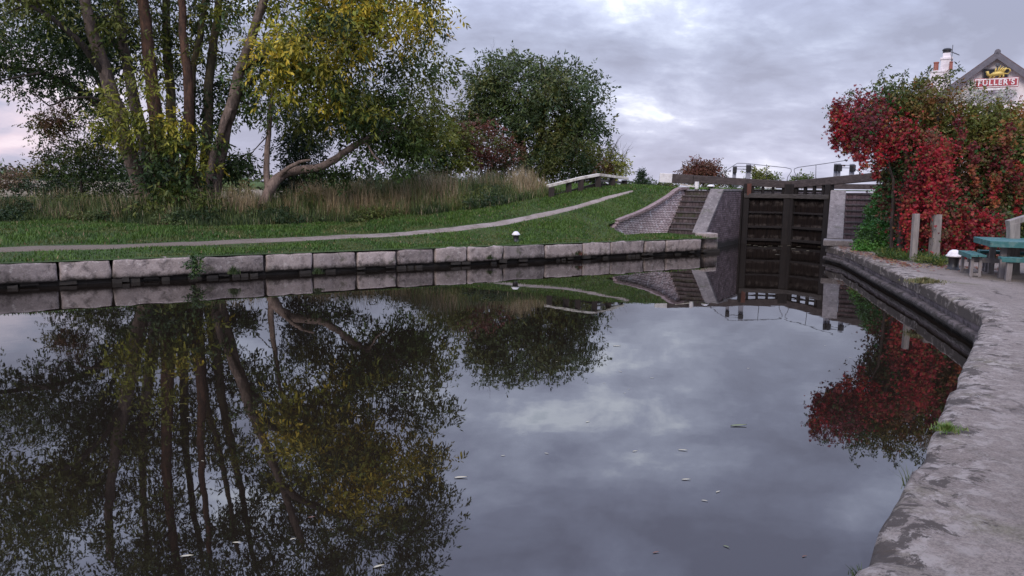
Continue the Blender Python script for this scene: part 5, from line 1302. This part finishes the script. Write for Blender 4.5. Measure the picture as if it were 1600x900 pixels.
# green weeds below the posts on the right bank and leaf litter
cl = []
for _ in range(210):
    px = random.uniform(1375, 1475); q = G(px, np.interp(px, [1375,1475], [398,412])+random.uniform(-4, 4), .5); cl.append((q.x, q.y, .50+random.random()*.05, .08))
o = leafmesh('weeds', np.array(cl), np.array([random.choice([(.06,.10,.02), OL, (.04,.08,.02)]) for _ in cl]), None, per=30, size=.055, aspect=.4, seed=51, droop=-.5); tag(o, kind='stuff')
V = []; K = []
for _ in range(1300):
    px = random.choice([random.uniform(1310,1420), random.uniform(1310,1590)]); py = np.interp(px, [1310,1420,1590],[382,412,420])+abs(random.gauss(0,4)); q = G(px, py, .49); q.z = .492+random.uniform(0,.012)
    a = random.random()*2*PI; L_ = random.uniform(.02,.05); d = Vector((math.cos(a), math.sin(a), random.uniform(-.2,.3)))*L_; w = Vector((-math.sin(a), math.cos(a), random.uniform(-.2,.4)))*L_*.45
    for v in (q-d, q+w, q+d, q-w): V.append(tuple(v))
    K.append(random.choice([(.22,.06,.05), (.28,.11,.05), (.15,.06,.04), (.30,.20,.08)]))
o = fast_mesh('leaf_litter', np.array(V), 4, np.array(K), M['leaf']); tag(o, kind='stuff')

# ---------------------------------------------------- floating leaves
def floatleaf(px, py, L_, ang, col, label, curl=.006):
    p = G(px, py, .0); c, s_ = math.cos(ang), math.sin(ang); e_v = []; nseg = 8
    vs = []; fs = []
    for k in range(nseg+1):
        u = k/nseg; w = L_*.13*max(.04, math.sin(PI*u**.8)); bend = .07*L_*math.sin(PI*u)
        for q in (-1, 0, 1):
            x = (u-.5)*L_; y = q*w + bend; vs.append((p.x+x*c-y*s_, p.y+x*s_+y*c, .003+L_*.035*abs(q)+L_*.05*(u if curl else 0)**3))
    for k in range(nseg):
        for q in range(2): a = k*3+q; fs.append((a, a+3, a+4, a+1))
    me = bpy.data.meshes.new('floating_leaf'); me.from_pydata(vs, [], fs)
    mt_ = col; o = link('floating_leaf', me, mt_, smooth=True); tag(o, label, 'leaf', 'fallen leaves floating on the water'); return o
LM = {'pale': m_plain('pale_dry_leaf', (.42,.38,.27), .6, .15, 20, .001), 'brown': m_plain('brown_leaf', (.16,.07,.045), .6, .2, 20, .001), 'green': m_plain('dull_green_leaf', (.14,.16,.07), .6, .2, 20, .001)}
big = [(292,870,.10,.15,'pale','long pale willow leaf floating at the bottom left'), (370,849,.075,-.1,'pale','short pale leaf floating just right of the long willow leaf'),
       (592,886,.09,.5,'pale','curled pale leaf floating at the bottom edge under the tree reflection'), (720,747,.13,.12,'pale','long twisted pale strand floating at the edge of the tree reflection'),
       (1025,864,.06,.3,'brown','reddish brown leaf floating near the bottom centre'), (1101,783,.06,-.4,'pale','pale leaf floating lower right of centre'), (1122,769,.06,.6,'pale','thin curved leaf floating just above a pale leaf, lower right'),
       (1067,704,.10,-.25,'pale','slim pale leaf floating right of centre'), (1072,750,.09,.05,'pale','flat thin leaf floating below the slim pale leaf'), (854,709,.05,-.5,'pale','tiny pale leaf floating alone in the cloud reflection'),
       (487,809,.06,.2,'brown','brown leaf floating in the dark tree reflection'), (1154,666,.20,.1,'green','little raft of green leaves floating right of centre'), (964,541,.14,.0,'pale','bright flat leaf floating near the round tree reflection'),
       (1135,855,.06,-.8,'green','dark thin leaf floating at the lower right'), (632,614,.12,.05,'green','greenish leaf floating in the upper tree reflection'), (1257,870,.05,.4,'brown','brown curled leaf floating near the quay at lower right'),
       (1388,0,0,0,'','')][:-1]
for px, py, L_, a, k, lab in big: floatleaf(px, py, L_*.75, a, LM[k], lab)
rng = random.Random(4)
for _ in range(20):
    px = rng.uniform(900, 1330) if rng.random() < .7 else rng.uniform(150, 900); py = rng.uniform(520, 720) if px > 900 else rng.uniform(560, 860)
    if px > 1250 and py > 560: continue
    floatleaf(px, py, rng.uniform(.025,.05), rng.uniform(-.6,.6), LM['pale'], 'tiny leaf speck floating on the open water')
for px, py in ((1196,386),(1228,380),(1240,389),(1215,398),(1262,392),(1180,384),(1170,383),(1188,385.5),(1203,384.5),(1219,385),(1233,384),(1248,385.5),(1256,383.5),(1270,384.5),(1281,386),(1210,391),(1245,393)): floatleaf(px, py, .16, rng.uniform(-.5,.5), LM['pale'], 'pale scum fleck floating below the lock gates')

# far treeline and field beyond the bank (reads as one mass)
cl = []
for _ in range(420):
    px = random.uniform(-160, 720); Y = random.uniform(240, 300); p = W(px, 284, Y); cl.append((p.x, p.y, 1.5+random.random()*3.4*(.5+.6*abs(mnoise.noise(Vector((px*.02,0,0))))), 2.6))
o = leafmesh('far_trees', np.array(cl), np.array([random.choice([DG, MG, OL, (.06,.06,.04)]) for _ in cl]), None, per=30, size=1.3, aspect=.6, seed=60); tag(o, kind='stuff')
fm = m_plain('stubble_field', (.19,.15,.095), .95, .2, .05, .05)
f_ = MB(); f_.quad((-200, 42, .5), (-2, 42, .5), (-4, 60, 1.35), (-260, 60, 1.35)); f_.quad((-260, 60, 1.35), (-4, 60, 1.35), (-40, 235, 1.6), (-330, 235, 1.6)); o = f_.build('field', fm); tag(o, kind='structure')
# brown hay stack with dark end in the field at far left
